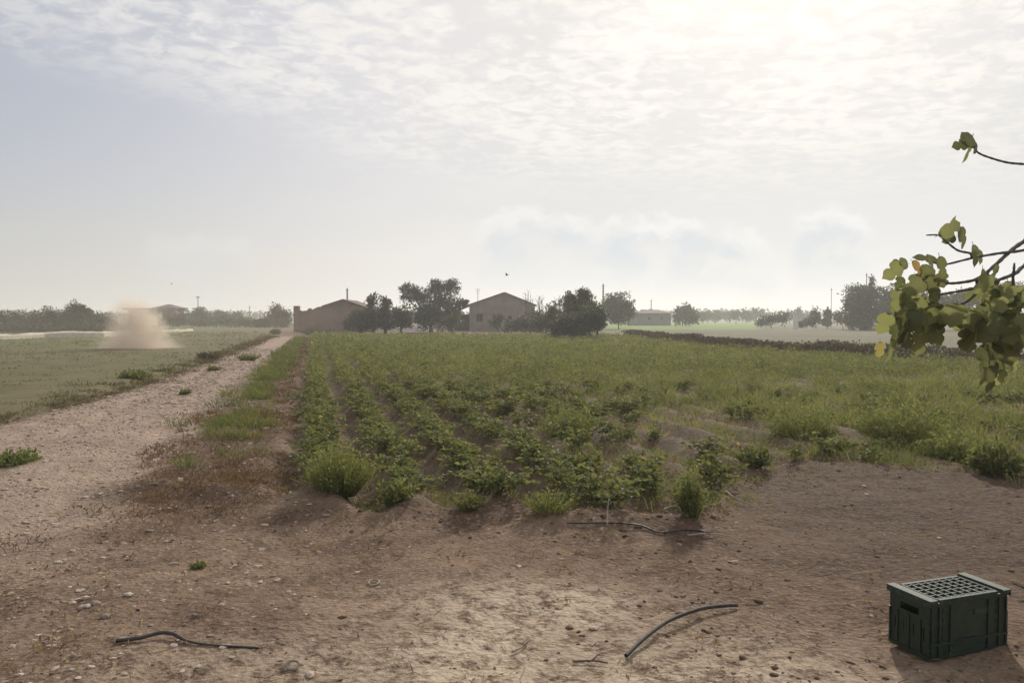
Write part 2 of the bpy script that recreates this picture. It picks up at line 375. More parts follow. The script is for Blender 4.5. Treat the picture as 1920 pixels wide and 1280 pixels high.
# the whole land further out is one sheet; only the pieces the photograph shows are cut out of it
GV = np.stack([gx, gy, gz], 1)
def land(name, r, label, cat):
    q = quads[reg == r]; idx, inv = np.unique(q.ravel(), return_inverse=True)
    b = MB(); b.add(GV[idx], Q=inv.reshape(-1, 4)); o = b.build(name, M['ground'], smooth=True)
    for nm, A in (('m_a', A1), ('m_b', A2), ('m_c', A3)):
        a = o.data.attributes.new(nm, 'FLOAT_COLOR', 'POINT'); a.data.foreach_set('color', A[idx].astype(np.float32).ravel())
    return tag(o, label, cat, kind='structure')
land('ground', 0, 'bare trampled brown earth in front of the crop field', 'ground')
land('dirt_road', 1, 'pale stony dirt road running away along the crop field', 'road')
land('crop_field', 2, 'brown furrowed soil of the weedy crop field', 'field')
land('stubble_field', 3, 'flat brownish field on the far side of the dirt road', 'field')
land('pale_field', 4, 'flat pale field beyond the dark low hedge', 'field')

# ------------------------------------------------------------------ leaf and blade makers
def unit(a): return a/np.maximum(np.linalg.norm(a, axis=1, keepdims=True), 1e-9)
def rdir(n, up=0.0, r=rng):
    a = r.normal(size=(n, 3)); a = unit(a); a[:, 2] += up; return unit(a)
def leaves(mb, C, Dv, L, Wd, tint, fold=0.18):
    n = len(C)
    if n == 0: return
    S = unit(np.cross(Dv, rdir(n))); N = np.cross(S, Dv)
    L = np.broadcast_to(L, (n,))[:, None]; Wd = np.broadcast_to(Wd, (n,))[:, None]
    V = np.stack([C, C+Dv*L*.45+S*Wd*.5+N*Wd*fold, C+Dv*L, C+Dv*L*.45-S*Wd*.5+N*Wd*fold], 1)
    i = np.arange(n)*4; T = np.concatenate([np.stack([i, i+1, i+2], 1), np.stack([i, i+2, i+3], 1)])
    mb.add(V.reshape(-1, 3), T=T, tint=np.repeat(np.broadcast_to(tint, (n,)), 4))
def blades(mb, B, Dv, L, Wd, tint, droop=0.25):
    n = len(B)
    if n == 0: return
    S = unit(np.cross(Dv, rdir(n)*np.array([1, 1, .2]))); L = np.broadcast_to(L, (n,))[:, None]; Wd = np.broadcast_to(Wd, (n,))[:, None]
    mid_ = B+Dv*L*.55; tip = B+Dv*L; tip = tip+np.concatenate([Dv[:, :2]*L*droop, -np.abs(L)*droop*.6], 1)
    V = np.stack([B-S*Wd*.5, B+S*Wd*.5, mid_+S*Wd*.4, mid_-S*Wd*.4, tip], 1)
    i = np.arange(n)*5
    mb.add(V.reshape(-1, 3), Q=np.stack([i, i+1, i+2, i+3], 1), T=np.stack([i+3, i+2, i+4], 1), tint=np.repeat(np.broadcast_to(tint, (n,)), 5))
def inview(x, y, m=2.5): return np.abs(x) < y*.68+m

# ------------------------------------------------------------------ crop plants in rows
def crop_variant(r):
    e = empty('crop_plant', (0, 0, 0), '', 'plant')
    st, lv = MB(), MB(); nst = r.integers(6, 10); C = []; Dv = []
    for k in range(nst):
        a = r.uniform(0, 6.28); sp = r.uniform(.08, .34); hh = r.uniform(.07, .23)
        tip = np.array([math.cos(a)*sp, math.sin(a)*sp, hh]); midp = tip*np.array([.45, .45, .62])
        st.tube([(0, 0, -.03), tuple(midp), tuple(tip)], [.006, .0045, .003], 4, False)
        for j in range(r.integers(8, 14)):
            t = r.uniform(.35, 1); q = (midp*(1-t)*2*t+tip*t*t) if t < 1 else tip
            q = q+r.normal(size=3)*.045
            for s3 in range(3):
                d = np.array([math.cos(a+s3*2.1+r.normal()*.4), math.sin(a+s3*2.1+r.normal()*.4), r.uniform(-.5, .35)])
                C.append(q); Dv.append(d/np.linalg.norm(d))
    C = np.array(C); Dv = np.array(Dv); n = len(C)
    leaves(lv, C, Dv, r.uniform(.035, .072, n), r.uniform(.026, .050, n), np.clip(r.beta(2, 2, n)+.0, 0, 1))
    st.build('stem', M['crop'], e); lv.build('foliage', M['crop'], e)
    return e
vr = np.random.default_rng(5)
protos = [crop_variant(vr) for _ in range(7)]
cand = []
for k in range(0, 60):
    u0 = .07+.73*k; v = 4.0+vr.uniform(0, .3)
    while v < 78:
        step = vr.uniform(.24, .36)*(1 if v < 24 else 1.5); v += step
        uu = u0+vr.normal()*.06; x, y = xy(uu, v)
        if y > 72 or y < front(x)+.15 or x > hedgeX(y)-.3 or not inview(x, y, 1.5): continue
        pz = fbm(np.array([x*.45]), np.array([y*.45]), 71)[0]
        keep = .92 if k < 4 else (.72 if pz > .46 else .26)
        if x > 2.4 and y < 22: keep *= .35
        if y > 30 and k > 4: keep *= .55
        if vr.random() < keep: cand.append((y, x, uu))
cand.sort()
for i, (y, x, uu) in enumerate(cand[:290]):
    o = protos[i] if i < len(protos) else dup(protos[i % len(protos)], (0, 0, 0), 0)
    o.location = (x, y, H(x, y)); o.rotation_euler = (0, 0, vr.uniform(0, 6.28)); s_ = vr.uniform(.6, 1.15); o.scale = (s_, s_, s_*vr.uniform(.8, 1.1))
    tag(o, 'low leafy green crop plant growing in the furrowed field rows', 'crop plant', 'crop plants standing in the field rows')
rest = np.array(cand[290:]); mb = MB()
ry, rx = rest[:, 0], rest[:, 1]; rz = height(rx, ry)
for y0, y1, nl_, in ((0, 16, 80), (16, 26, 50), (26, 42, 26), (42, 80, 12)):
    s = (ry >= y0) & (ry < y1); n = s.sum()
    if n == 0: continue
    P = np.repeat(np.stack([rx[s], ry[s], rz[s]], 1), nl_, 0); sz = np.maximum(.055, P[:, 1]*.0032)
    wd_ = np.where(uv(P[:, 0], P[:, 1])[0] < 3, .105, .16)
    P = P+np.stack([rng.normal(size=len(P))*wd_, rng.normal(size=len(P))*.18, .04+.27*rng.random(len(P))], 1)
    tt = np.clip(np.repeat(rng.beta(2, 2, n), nl_)*.6+rng.random(len(P))*.45, 0, .98)
    leaves(mb, P, rdir(len(P), -.05), sz*rng.uniform(.8, 1.3, len(P)), sz*.75, tt)
tag(mb.build('crop_rows', M['crop']), 'dense green crop foliage filling the farther rows of the field', 'crops', kind='stuff')

# ------------------------------------------------------------------ weeds: feathery clumps through the field, on the verge, in the stubble
def clumps(n, box, accept, seed):
    r = np.random.default_rng(seed); x = r.uniform(box[0], box[1], n); y = box[2]+(box[3]-box[2])*r.random(n)**1.5
    s = inview(x, y) & accept(x, y, r); return x[s], y[s]
def weedmass(name, mat, x, y, per, hgt, rad, label, cat, seed, tb=0.0, wmin=.006, upb=1.6, leafy=.35, lsz=.035):
    r = np.random.default_rng(seed); mb = MB(); z = height(x, y)
    far_ = np.clip(y/14, 1, 5)
    cnt = np.maximum(6, (per/far_**.9)).astype(int)
    idx = np.repeat(np.arange(len(x)), cnt); n = len(idx)
    hs = np.broadcast_to(hgt(x, y, r), x.shape)[idx]; rr = rad*(.5+1.2*r.random(len(x))**2)[idx]
    a = r.uniform(0, 6.28, n); q = np.sqrt(r.random(n))*rr
    B = np.stack([x[idx]+np.cos(a)*q, y[idx]+np.sin(a)*q, z[idx]-.02], 1)
    Dv = unit(np.stack([np.cos(a)*q/rr*.5+r.normal(size=n)*.22, np.sin(a)*q/rr*.5+r.normal(size=n)*.22, np.full(n, upb)*.6], 1))
    wd = np.maximum(wmin, y[idx]*.00075); L = hs*r.uniform(.5, 1.1, n)
    tt = np.clip(r.beta(1.3, 1.3, len(x))[idx]*.75+r.random(n)*.25+tb, 0, .999)
    blades(mb, B, Dv, L, wd, tt)
    k = r.random(n) < leafy
    C = B[k]+Dv[k]*(L[k]*r.uniform(.35, 1, k.sum()))[:, None]
    leaves(mb, C, rdir(k.sum(), .3), np.maximum(lsz, y[idx][k]*.0022), np.maximum(lsz*.42, y[idx][k]*.0012), tt[k])
    return tag(mb.build(name, mat), label, cat, kind='stuff')
def acc_field(x, y, r):
    u, v, road, fld, left, far = masks(x, y)
    pn = fbm(x*.3, y*.3, 81); pn2 = fbm(x*.9, y*.9, 83); pr = np.clip(.12+sstep(u, 2.2, 6)*.5+sstep(y, 14, 34)*.85+(pn-.5)*1.9+(pn2-.5)*1.4+.6*np.exp(-((y-front(x)-.25)/.5)**2), .03, 1)
    pr = pr*(1-.55*np.exp(-((y-11)/3.2)**2-((x-.5)/3.0)**2))
    fur = .5-.5*np.cos(2*math.pi*(u-.07)/.73)
    pr = pr*(1-(1-sstep(u, 2.3, 3.6))*(1-sstep(y, 38, 58))*np.clip(fur*1.5, .45, 1)*.97*sstep(y-front(x), .5, 1.2))
    ed = (x > 1.9)*(y > front(x)-1.1)*(y < front(x)+.6)*.22*(x < 7)
    return ((fld > .5) & (r.random(len(x)) < pr)) | (r.random(len(x)) < ed*(pn2 > .45))
x1, y1 = clumps(17000, (-19, 20, 6.3, 74), acc_field, 101)
weedmass('field_weeds', M['weed'], x1, y1, 34, lambda x, y, r: r.uniform(.10, .36, len(x))*(.55+.45*sstep(y, 8, 16)+.6*sstep(x, 2, 5)*(y < 22)), .22,
         'fine yellowish green weeds spreading between the crop rows', 'weeds', 102, 0, .004, 1.3, .95, .028)
def acc_verge(x, y, r):
    u, v = uv(x, y); pn = fbm(x*.6, y*.6, 85)
    return (r.random(len(x)) < np.exp(-((u+1.22)/.34)**2)*np.clip(.50+(pn-.4)*4, 0, 1)*sstep(y, 8.2, 9.6))
x2, y2 = clumps(24000, (-20, 0, 6.5, 70), acc_verge, 103)
weedmass('verge_weeds', M['verge'], x2, y2, 46, lambda x, y, r: r.uniform(.12, .30, len(x)), .2,
         'low green and dry brown weeds on the verge beside the road', 'weeds', 104, .05)
def acc_dry(x, y, r):
    u, v, road, fld, left, far = masks(x, y); pn = fbm(x*.9, y*.9, 87)
    a = np.exp(-((u+1.0)/.5)**2)*sstep(y, 6, 8)*.7+np.exp(-((y-front(x))/.35)**2)*.5+.05
    a = a+np.exp(-((u-roadL(y)+.35)/.25)**2)*.5+.25*(x < -1.5)*(y < 5.2)
    a = a+.55*fld*(y < 14)+.10*(x < 1.5)*(y < 7)*sstep(pn, .5, .62)*3
    return (road < .5) & (left < .9) & (r.random(len(x)) < a*np.clip(.3+(pn-.35)*3, 0, 1))
x3, y3 = clumps(13000, (-14, 8, 3.0, 40), acc_dry, 105)
weedmass('dry_grass', M['dry'], x3, y3, 20, lambda x, y, r: r.uniform(.03, .11, len(x)), .14,
         'short dry brown grass scattered over the bare earth edges', 'grass', 106, 0, .003, .7, .5)
def acc_rust(x, y, r):
    u, v = uv(x, y); pn = fbm(x*.7, y*.7, 99)
    a = np.exp(-((u+.68)/.28)**2)*sstep(y, 7, 9)*.9+.8*np.exp(-((x+2.75)/.7)**2-((y-7.8)/1.5)**2)+.5*np.exp(-((u+1.5)/.5)**2)*sstep(y, 8, 10)*(y < 14)
    return r.random(len(x)) < a*np.clip(.45+(pn-.4)*3, 0, 1)
xr, yr_ = clumps(24000, (-19, 0, 5.5, 62), acc_rust, 121)
weedmass('rusty_grass', M['rust'], xr, yr_, 26, lambda x, y, r: r.uniform(.05, .17, len(x)), .2,
         'rusty brown dry weeds between the green verge and the first crop row', 'dry weeds', 122, 0, .004, .8, .6)
def acc_bank(x, y, r):
    u, v = uv(x, y); pn = fbm(x*.5, y*.5, 93)
    return r.random(len(x)) < np.exp(-((u-roadL(y)+.50)/.36)**2)*np.clip(.6+(pn-.4)*3, 0, 1)*sstep(y, 8, 10)
xb, yb = clumps(26000, (-24, -5, 7, 72), acc_bank, 111)
weedmass('bank_scrub', M['bankdry'], xb, yb, 34, lambda x, y, r: r.uniform(.05, .15, len(x)), .3,
         'dark brown dry scrub along the low bank between road and left field', 'scrub', 112, 0, .006, .8, .5)
def acc_left(x, y, r):
    u, v, road, fld, left, far = masks(x, y); pn = fbm(x*.25, y*.25, 89)
    return (left > .6) & (r.random(len(x)) < np.clip(.35+(pn-.4)*2, .05, 1))
x4, y4 = clumps(9000, (-60, -4, 8, 95), acc_left, 107)
weedmass('stubble_grass', M['stubble'], x4, y4, 24, lambda x, y, r: r.uniform(.05, .13, len(x)), .35,
         'short thin grass covering the flat field left of the road', 'grass', 108, 0, .008, .8)
# straw, twigs and crumbs lying on the bare earth
r = np.random.default_rng(9); n = 5200
x = r.uniform(-7, 6, n); y = 2.9+7*r.random(n)**1.3; s = inview(x, y, .5) & (masks(x, y)[3] < .6); x, y = x[s], y[s]; n = len(x)
mb = MB(); a = r.uniform(0, 6.28, n); Dv = np.stack([np.cos(a), np.sin(a)*.9, r.uniform(-.05, .25, n)], 1)
blades(mb, np.stack([x, y, height(x, y)+.006], 1), unit(Dv), r.uniform(.02, .10, n)**1.0, r.uniform(.002, .006, n), r.random(n), .05)
tag(mb.build('straw_litter', M['dry']), 'bits of dry straw littering the bare earth', 'straw', kind='stuff')

# ------------------------------------------------------------------ stones
M['stone'] = solid('limestone', (0.54, 0.47, 0.38), (0.38, 0.31, 0.24), 9, 0.9, 0.5)
ico_v = None
def ico():
    t = (1+5**.5)/2; V = np.array([(-1, t, 0), (1, t, 0), (-1, -t, 0), (1, -t, 0), (0, -1, t), (0, 1, t), (0, -1, -t), (0, 1, -t), (t, 0, -1), (t, 0, 1), (-t, 0, -1), (-t, 0, 1)], float)
    T = np.array([(0, 11, 5), (0, 5, 1), (0, 1, 7), (0, 7, 10), (0, 10, 11), (1, 5, 9), (5, 11, 4), (11, 10, 2), (10, 7, 6), (7, 1, 8), (3, 9, 4), (3, 4, 2), (3, 2, 6), (3, 6, 8), (3, 8, 9), (4, 9, 5), (2, 4, 11), (6, 2, 10), (8, 6, 7), (9, 8, 1)])
    return V/np.linalg.norm(V, axis=1, keepdims=True), T
IV, IT = ico()
def stones(mb, P, size, r):
    n = len(P); V = IV[None]*(1+r.normal(size=(n, 12, 1))*.22); V = V*r.uniform(.6, 1.3, (n, 1, 3))*np.array([1, 1, .42])
    a = r.uniform(0, 6.28, n); c, s = np.cos(a)[:, None], np.sin(a)[:, None]
    V = np.stack([V[:, :, 0]*c-V[:, :, 1]*s, V[:, :, 0]*s+V[:, :, 1]*c, V[:, :, 2]], 2)*size[:, None, None]+P[:, None]
    T = (IT[None]+(np.arange(n)*12)[:, None, None]).reshape(-1, 3); mb.add(V.reshape(-1, 3), T=T, tint=np.repeat(r.random(n), 12))
m, g = newmat('gravel_stone'); t_ = g.n('ShaderNodeAttribute', attribute_name='tint').outputs['Fac']; co = g.n('ShaderNodeTexCoord').outputs['Object']
c = g.mix(t_, (0.20, 0.145, 0.11), (0.54, 0.43, 0.34)); c = g.mix(g.m('MULTIPLY', g.noise(co, 40, 4), 0.5), c, (0.2, 0.15, 0.11))
p = g.n('ShaderNodeBsdfPrincipled'); g.put(p.inputs['Base Color'], c); p.inputs['Roughness'].default_value = .9; surf(g, p.outputs[0]); M['gravel'] = m
r = np.random.default_rng(13); n = 120000
x = r.uniform(-16, 4, n); y = 3.0+40*r.random(n)**2.1; s = inview(x, y, .5); x, y = x[s], y[s]
mk = masks(x, y); pr = mk[2]*.9+(1-np.clip(mk[2]+mk[3]+mk[4], 0, 1))*np.clip(.20-.14*(x+1.8), .02, .45)
s = r.random(len(x)) < pr; x, y = x[s], y[s]; mb = MB()
sz = np.clip(r.lognormal(-4.55, .5, len(x)), .004, .038)*np.clip(y/9, .9, 2.0)
stones(mb, np.stack([x, y, height(x, y)+sz*.1], 1), sz, r)
tag(mb.build('gravel', M['gravel']), 'pale gravel and small stones strewn over the dirt road', 'gravel', kind='stuff')
M['clod'] = solid('earth_clod', (0.155, 0.108, 0.074), (0.085, 0.057, 0.040), 12, .95, .6, .1)
r = np.random.default_rng(29); n = 15000
x = r.uniform(-8, 9, n); y = 3.0+16*r.random(n)**1.5; s = inview(x, y, .5); x, y = x[s], y[s]; mk = masks(x, y)
pr = (1-mk[2])*(1-mk[4])*(.25+.75*sstep(fbm(x*.8, y*.8, 61), .45, .62))*(1-.6*mk[3])+.5*np.exp(-((y-front(x))/.4)**2)
s = r.random(len(x)) < pr; x, y = x[s], y[s]; sz = np.clip(r.lognormal(-4.85, .5, len(x)), .003, .02)*(1+.6*np.exp(-((y-front(x))/.5)**2)); mb = MB()
stones(mb, np.stack([x, y, height(x, y)+sz*.05], 1), sz, r)
tag(mb.build('earth_clods', M['clod'], smooth=True), 'crumbly brown clods of earth scattered over the bare ground', 'clods', kind='stuff')
def stone(px, py, wpx, label, mat=None, group=None, cat='stone', seed=0):
    q = gp(px, py); r = np.random.default_rng(int(px)*3+seed); sz = wpx/F*q.y/2; z = H(q.x, q.y)
    b = MB(); V = IV*(1+r.normal(size=(12, 1))*.16)*np.array([1, .8, .36])*sz; b.add(V+np.array([q.x, q.y, z+sz*.2]), T=IT)
    o = b.build('stone', mat or M['stone'], smooth=False)
    return tag(o, label, cat, group)
SG = 'pale loose stones on the trampled earth'
for i, (px, py, wp) in enumerate([(152, 1111, 18), (160, 1128, 20), (108, 1051, 14), (222, 1107, 13), (242, 1126, 22), (20, 1114, 16), (137, 1133, 15), (163, 1145, 18), (275, 1113, 11), (296, 1076, 9), (463, 1078, 11), (427, 1104, 13),
         (420, 1028, 11), (458, 1010, 9), (320, 1057, 9), (312, 1014, 10), (372, 1257, 17), (135, 1264, 14), (235, 1272, 13), (72, 1194, 13), (455, 967, 9), (402, 975, 10), (768, 1020, 8), (505, 968, 8), (552, 1121, 10)]):
    stone(px, py, wp, 'pale flat limestone chip lying on trampled earth near the road', group=SG)
stone(1113, 1171, 21, 'small pale block shaped stone lying near the curved pipe')
stone(1046, 1094, 10, 'tiny pale chip of stone beyond the block shaped stone')
for px, py, wp in [(560, 652, 9), (566, 649, 8), (573, 646, 8), (580, 644, 7), (586, 641, 7)]:
    stone(px, py, wp, 'pale stone in the short row at the far field corner beside the road', group='row of pale stones at the field corner')

# ------------------------------------------------------------------ single weeds that stand out
def bushweed(name, px, py, wpx, hpx, label, mat, n=420, leaf=.05, upb=1.1, seed=1, cat='weed', leafshare=.6, bw=.005, group=None):
    q = gp(px, py); r = np.random.default_rng(seed); k = q.y/F; rad = wpx*k/2; hh = hpx*k; z = H(q.x, q.y)
    e = empty(name, (q.x, q.y, z), label, cat, group); st, lv = MB(), MB()
    a = r.uniform(0, 6.28, n); s = np.sqrt(r.random(n))
    B = np.stack([q.x+np.cos(a)*s*rad*.35, q.y+np.sin(a)*s*rad*.35, np.full(n, z-.02)], 1)
    tip = np.stack([q.x+np.cos(a)*s*rad, q.y+np.sin(a)*s*rad, z+hh*(1-.45*s*s)*r.uniform(.55, 1.05, n)], 1)
    d = tip-B; L = np.linalg.norm(d, axis=1); d = unit(d)
    blades(st, B, d, L, np.maximum(bw, q.y*.0005), np.clip(r.beta(2, 2, n), 0, .95), .08)
    m_ = int(n*leafshare*3); j = r.integers(0, n, m_); C = B[j]+d[j]*(L[j]*r.uniform(.25, 1, m_))[:, None]
    leaves(lv, C, rdir(m_, .25, r), leaf*r.uniform(.6, 1.2, m_), leaf*.5, np.clip(r.beta(2, 2, m_), 0, .97))
    st.build('stem', mat, e); lv.build('foliage', mat, e); return e
bushweed('weed_clump', 640, 935, 155, 108, 'big feathery bright green weed clump at the near left field corner', M['weed'], 900, .04, seed=2)
bushweed('weed_clump', 1296, 985, 70, 118, 'tall upright leafy weed at the near edge of the field behind the black pipe', M['weed'], 260, .045, seed=3)
bushweed('weed_clump', 1085, 885, 95, 75, 'bushy light green plant standing at the field centre', M['crop'], 200, .08, seed=4, leafshare=.9)
bushweed('weed_clump', 1412, 880, 80, 42, 'dark green rounded leafy plant at the field edge left of the feathery patch', M['crop'], 150, .07, seed=5, leafshare=1.)
bushweed('weed_clump', 1500, 825, 150, 85, 'broad feathery grey green weed clump right of the field centre', M['weed'], 700, .05, seed=6)
bushweed('weed_clump', 1070, 815, 130, 75, 'feathery green weed clump in the middle of the field', M['weed'], 600, .05, seed=7)
bushweed('weed_clump', 1690, 835, 200, 100, 'wide tall feathery weed clump below the fig leaves', M['weed'], 900, .06, seed=8)
bushweed('weed_clump', 1870, 890, 110, 70, 'dark leafy plant at the right field edge behind the crate', M['crop'], 260, .08, seed=9, leafshare=1.)
bushweed('weed_clump', 1780, 862, 130, 70, 'green weed clump between the feathery patch and the right edge', M['weed'], 500, .06, seed=19)
bushweed('weed_clump', 1030, 975, 120, 45, 'low grassy tuft with pale stems at the near edge of the field', M['weed'], 260, .03, seed=10)
bushweed('weed_clump', 880, 965, 70, 40, 'small bright green tuft at the end of a crop row', M['weed'], 180, .035, seed=11)
bushweed('weed_clump', 740, 960, 90, 50, 'low leafy weed right of the big feathery clump', M['crop'], 120, .06, seed=12, leafshare=1.)
bushweed('weed_clump', 465, 674, 48, 14, 'dark green weed tuft on the far part of the dirt road', M['crop'], 160, .12, seed=13)
bushweed('weed_clump', 402, 692, 34, 8, 'small low weed on the road edge left of the farthest tuft', M['crop'], 90, .1, seed=14)
bushweed('weed_clump', 347, 735, 26, 11, 'small green weed alone in the middle of the dirt road', M['crop'], 90, .08, seed=15)
bushweed('weed_clump', 250, 712, 60, 16, 'green weed on the bank where the road meets the left field', M['verge'], 160, .12, seed=16)
bushweed('weed_clump', 25, 862, 110, 28, 'flat green and brown weed patch at the left edge of the road', M['verge'], 260, .06, seed=17)
bushweed('weed_clump', 390, 672, 50, 16, 'brown dry tuft on the far left bank of the road', M['scrub'], 160, .12, seed=18)
bushweed('weed_clump', 372, 1066, 34, 13, 'dark moss like tuft on the trampled earth beside the road', M['verge'], 160, .02, seed=20, bw=.003)
bushweed('weed_clump', 595, 628, 75, 16, 'low dark dry bush at the far end of the road by the ruined building', M['scrub'], 300, .25, seed=21)
bushweed('weed_clump', 517, 627, 24, 10, 'small dark dry bush on the far left side of the road', M['scrub'], 120, .25, seed=22)

# ------------------------------------------------------------------ trees
def tree(name, label, Y, blobs, mat='tree', trunk=None, cat='tree', seed=0, dens=1.0, leaf=None, base=None, trunks=None, depth=.9, group=None, rag=.30, up=0.1):
    """blobs: crown lobes as (px, py, rx, ry) seen from the road, built as solids of that size at distance Y"""
    r = np.random.default_rng(seed+int(Y)*7+int(blobs[0][0])); k = Y/F
    cx = base if base is not None else sum(b[0] for b in blobs)/len(blobs)
    q = at(cx, 600, Y); loc = (q.x, Y, 0.0)
    e = empty(name, loc, label, cat, group)
    lv, tk = MB(), MB(); L = leaf or max(.10, Y*.0031)
    tops = []
    for (bx, byy, brx, bry) in blobs:
        c = np.array(at(bx, byy, Y)); rx, rz = brx*k, bry*k; rad = np.array([rx, rx*depth, rz])
        c[1] += r.uniform(-.2, .2)*rx
        ns = int(np.clip(16+20*rx, 16, 70)); d = rdir(ns, .08, r); rr = r.uniform(.25, .95, ns)
        cc = c+d*rr[:, None]*rad; sub = r.uniform(.22, .42, ns)*(rad.min()+.25*(rad.max()-rad.min()))
        area = rx*rz*3.2
        per = int(np.clip(rx*rz*3.14*dens*15.0/(L*L)/ns, 8, 900))
        idx = np.repeat(np.arange(ns), per); n = len(idx)
        dd = rdir(n, 0, r); pr = r.random(n)**.4
        P = cc[idx]+dd*(pr*sub[idx])[:, None]*np.array([1.1, 1.1, .85])
        P[:, 2] = np.maximum(P[:, 2], .03)
        tint = np.clip(r.beta(2, 2, ns)[idx]*.6+r.random(n)*.4, 0, .88)
        leaves(lv, P, unit(dd+rdir(n, up, r)*1.2), L*r.uniform(.7, 1.5, n), L*r.uniform(.35, .75, n), tint)
        ci_ = r.choice(ns, min(5, ns), replace=False)
        tops.append((c, cc[ci_], rx))
    hmin = min(t[0][2] for t in tops)
    tr = trunk if trunk is not None else max(.08, hmin*.045)
    tb = [at(t, 600, Y) for t in trunks] if trunks else [q]
    for p0 in tb:
        near_ = min(tops, key=lambda t: abs(t[0][0]-p0.x)); c = near_[0]
        fork = Vector((p0.x+(c[0]-p0.x)*.35, Y, max(.3, c[2]*.45)))
        tk.tube([(p0.x, Y, -.05), (p0.x+.05*tr, Y, fork.z*.5), tuple(fork)], [tr*1.25, tr, tr*.85], 8)
        for (c2, cs_, _) in tops:
            if len(tb) > 1 and abs(c2[0]-p0.x) > abs(c[0]-p0.x)+.01: continue
            tk.tube([tuple(fork), tuple((np.array(fork)+c2)*.5+np.array([0, 0, .1])), tuple(c2)], [tr*.7, tr*.5, tr*.3], 6)
            for c3 in cs_: tk.tube([tuple(c2), tuple(c3)], [tr*.3, tr*.1], 5)
    tk.build('trunk', M['bark'], e, True); lv.build('crown', M[mat], e)
    return e
# far left orchard
orch = [([(2, 604, 24, 25), (6, 616, 24, 12)], 'leftmost round tree of the dark orchard row at the photo edge'),
        ([(30, 605, 22, 24), (32, 616, 24, 12)], 'low round tree second from the left in the orchard row'),
        ([(60, 604, 21, 24), (56, 615, 24, 13)], 'low tree left of the two tallest orchard trees'),
        ([(97, 599, 21, 26), (94, 614, 26, 14)], 'dome shaped orchard tree left of the tallest one'),
        ([(140, 595, 27, 28), (128, 606, 26, 23), (150, 582, 14, 13), (145, 614, 32, 14)], 'tallest tree of the orchard row left of the dust'),
        ([(168, 601, 21, 23), (180, 609, 22, 17)], 'orchard tree sloping down beside the dust cloud'),
        ([(200, 603, 22, 21), (206, 612, 22, 14)], 'orchard tree half veiled by the dust cloud')]
for i, (b, l) in enumerate(orch): tree('orchard_tree', l, 104+3*(i % 3), b, 'olive', seed=i, group='orchard trees beyond the left field')
tree('orchard_shrub', 'long low dark shrub thicket behind the pale wall', 92, [(10, 617, 30, 10), (50, 617, 32, 10), (95, 617, 32, 10), (140, 617, 32, 10), (180, 617, 28, 10)], 'olive', .05, 'shrub', 41)
tree('bush', 'dark bushy tree in front of the red house', 165, [(312, 602, 14, 11), (330, 600, 16, 13), (342, 597, 13, 14)], 'tree', seed=2)
tree('round_tree', 'round topped tree under the street lamp right of the red house', 185, [(375, 594, 24, 20), (366, 600, 16, 13), (384, 602, 16, 12)], 'tree', seed=3)
tree('low_tree', 'low hazy tree right of the round topped tree', 215, [(408, 592, 13, 10), (420, 595, 12, 9)], 'tree', seed=4)
tree('low_tree', 'small hazy tree left of the thin utility pole', 215, [(444, 594, 9, 11), (436, 599, 10, 7)], 'tree', seed=5)
tree('shrub_bank', 'long pale green shrub bank along the far left field', 150, [(370, 604, 26, 9), (415, 604, 32, 10), (455, 604, 30, 9), (485, 606, 22, 9)], 'tree', .05, 'shrub', 6)
tree('round_tree', 'lone rounded hazy tree left of the ruined building', 145, [(523, 592, 24, 23), (518, 601, 24, 16), (536, 599, 12, 18)], 'tree', seed=7)
tree('bush', 'light green bush left of the lone rounded tree', 140, [(495, 604, 14, 8), (484, 606, 10, 6)], 'tree', .05, 'bush', 8)
# around the ruined building and the farmhouse
tree('olive_tree', 'spreading dark olive tree against the ruined building', 84, [(674, 598, 30, 24), (700, 592, 24, 26), (699, 564, 15, 15), (658, 606, 18, 17), (690, 610, 26, 13)], 'olive', .18, seed=9, trunks=[676, 700])
tree('olive_tree', 'dark olive tree with a pointed top left of the pine', 82, [(726, 592, 21, 26), (722, 568, 10, 17), (724, 606, 20, 15)], 'olive', .15, seed=10, trunks=[722])
tree('olive_tree', 'round dark olive tree in front of the pine', 80, [(756, 591, 19, 22), (752, 605, 19, 15), (766, 600, 10, 16)], 'olive', .15, seed=11, trunks=[752])
tree('pine_tree', 'tallest tree, a wide ragged pine left of the farmhouse', 95,
     [(768, 543, 20, 13), (790, 556, 26, 16), (822, 540, 24, 17), (846, 538, 18, 15), (833, 566, 34, 20), (800, 585, 28, 20), (838, 590, 30, 18), (862, 570, 14, 10), (873, 566, 9, 6), (762, 558, 12, 8), (790, 600, 24, 20), (824, 600, 30, 20), (848, 598, 22, 20)],
     'pine', .22, seed=12, trunks=[808], leaf=.24)
tree('fruit_tree', 'small yellowish green tree under the pine beside the lean-to', 90, [(842, 604, 17, 14), (852, 598, 12, 13)], 'tree', .08, seed=13, trunks=[848])
tree('bush', 'dark bush below the middle window of the farmhouse', 96, [(930, 604, 13, 11), (938, 597, 7, 8)], 'tree', .05, 'bush', 14)
tree('bush', 'wide dark bush below the small window of the farmhouse', 90, [(962, 610, 26, 13), (987, 605, 22, 18), (1008, 602, 20, 22)], 'olive', .06, 'bush', 15)
tree('small_tree', 'narrow green tree between the bare saplings and the tall grey tree', 80, [(1036, 584, 12, 20), (1028, 602, 24, 20), (1008, 606, 20, 18)], 'tree', .07, seed=16)
tree('tall_tree', 'tall grey green tree with a pointed top behind the dark bush', 70, [(1088, 567, 27, 26), (1106, 578, 24, 24), (1070, 582, 24, 26), (1092, 552, 14, 12), (1066, 562, 12, 16), (1090, 600, 34, 26)], 'tree', .14, seed=17)
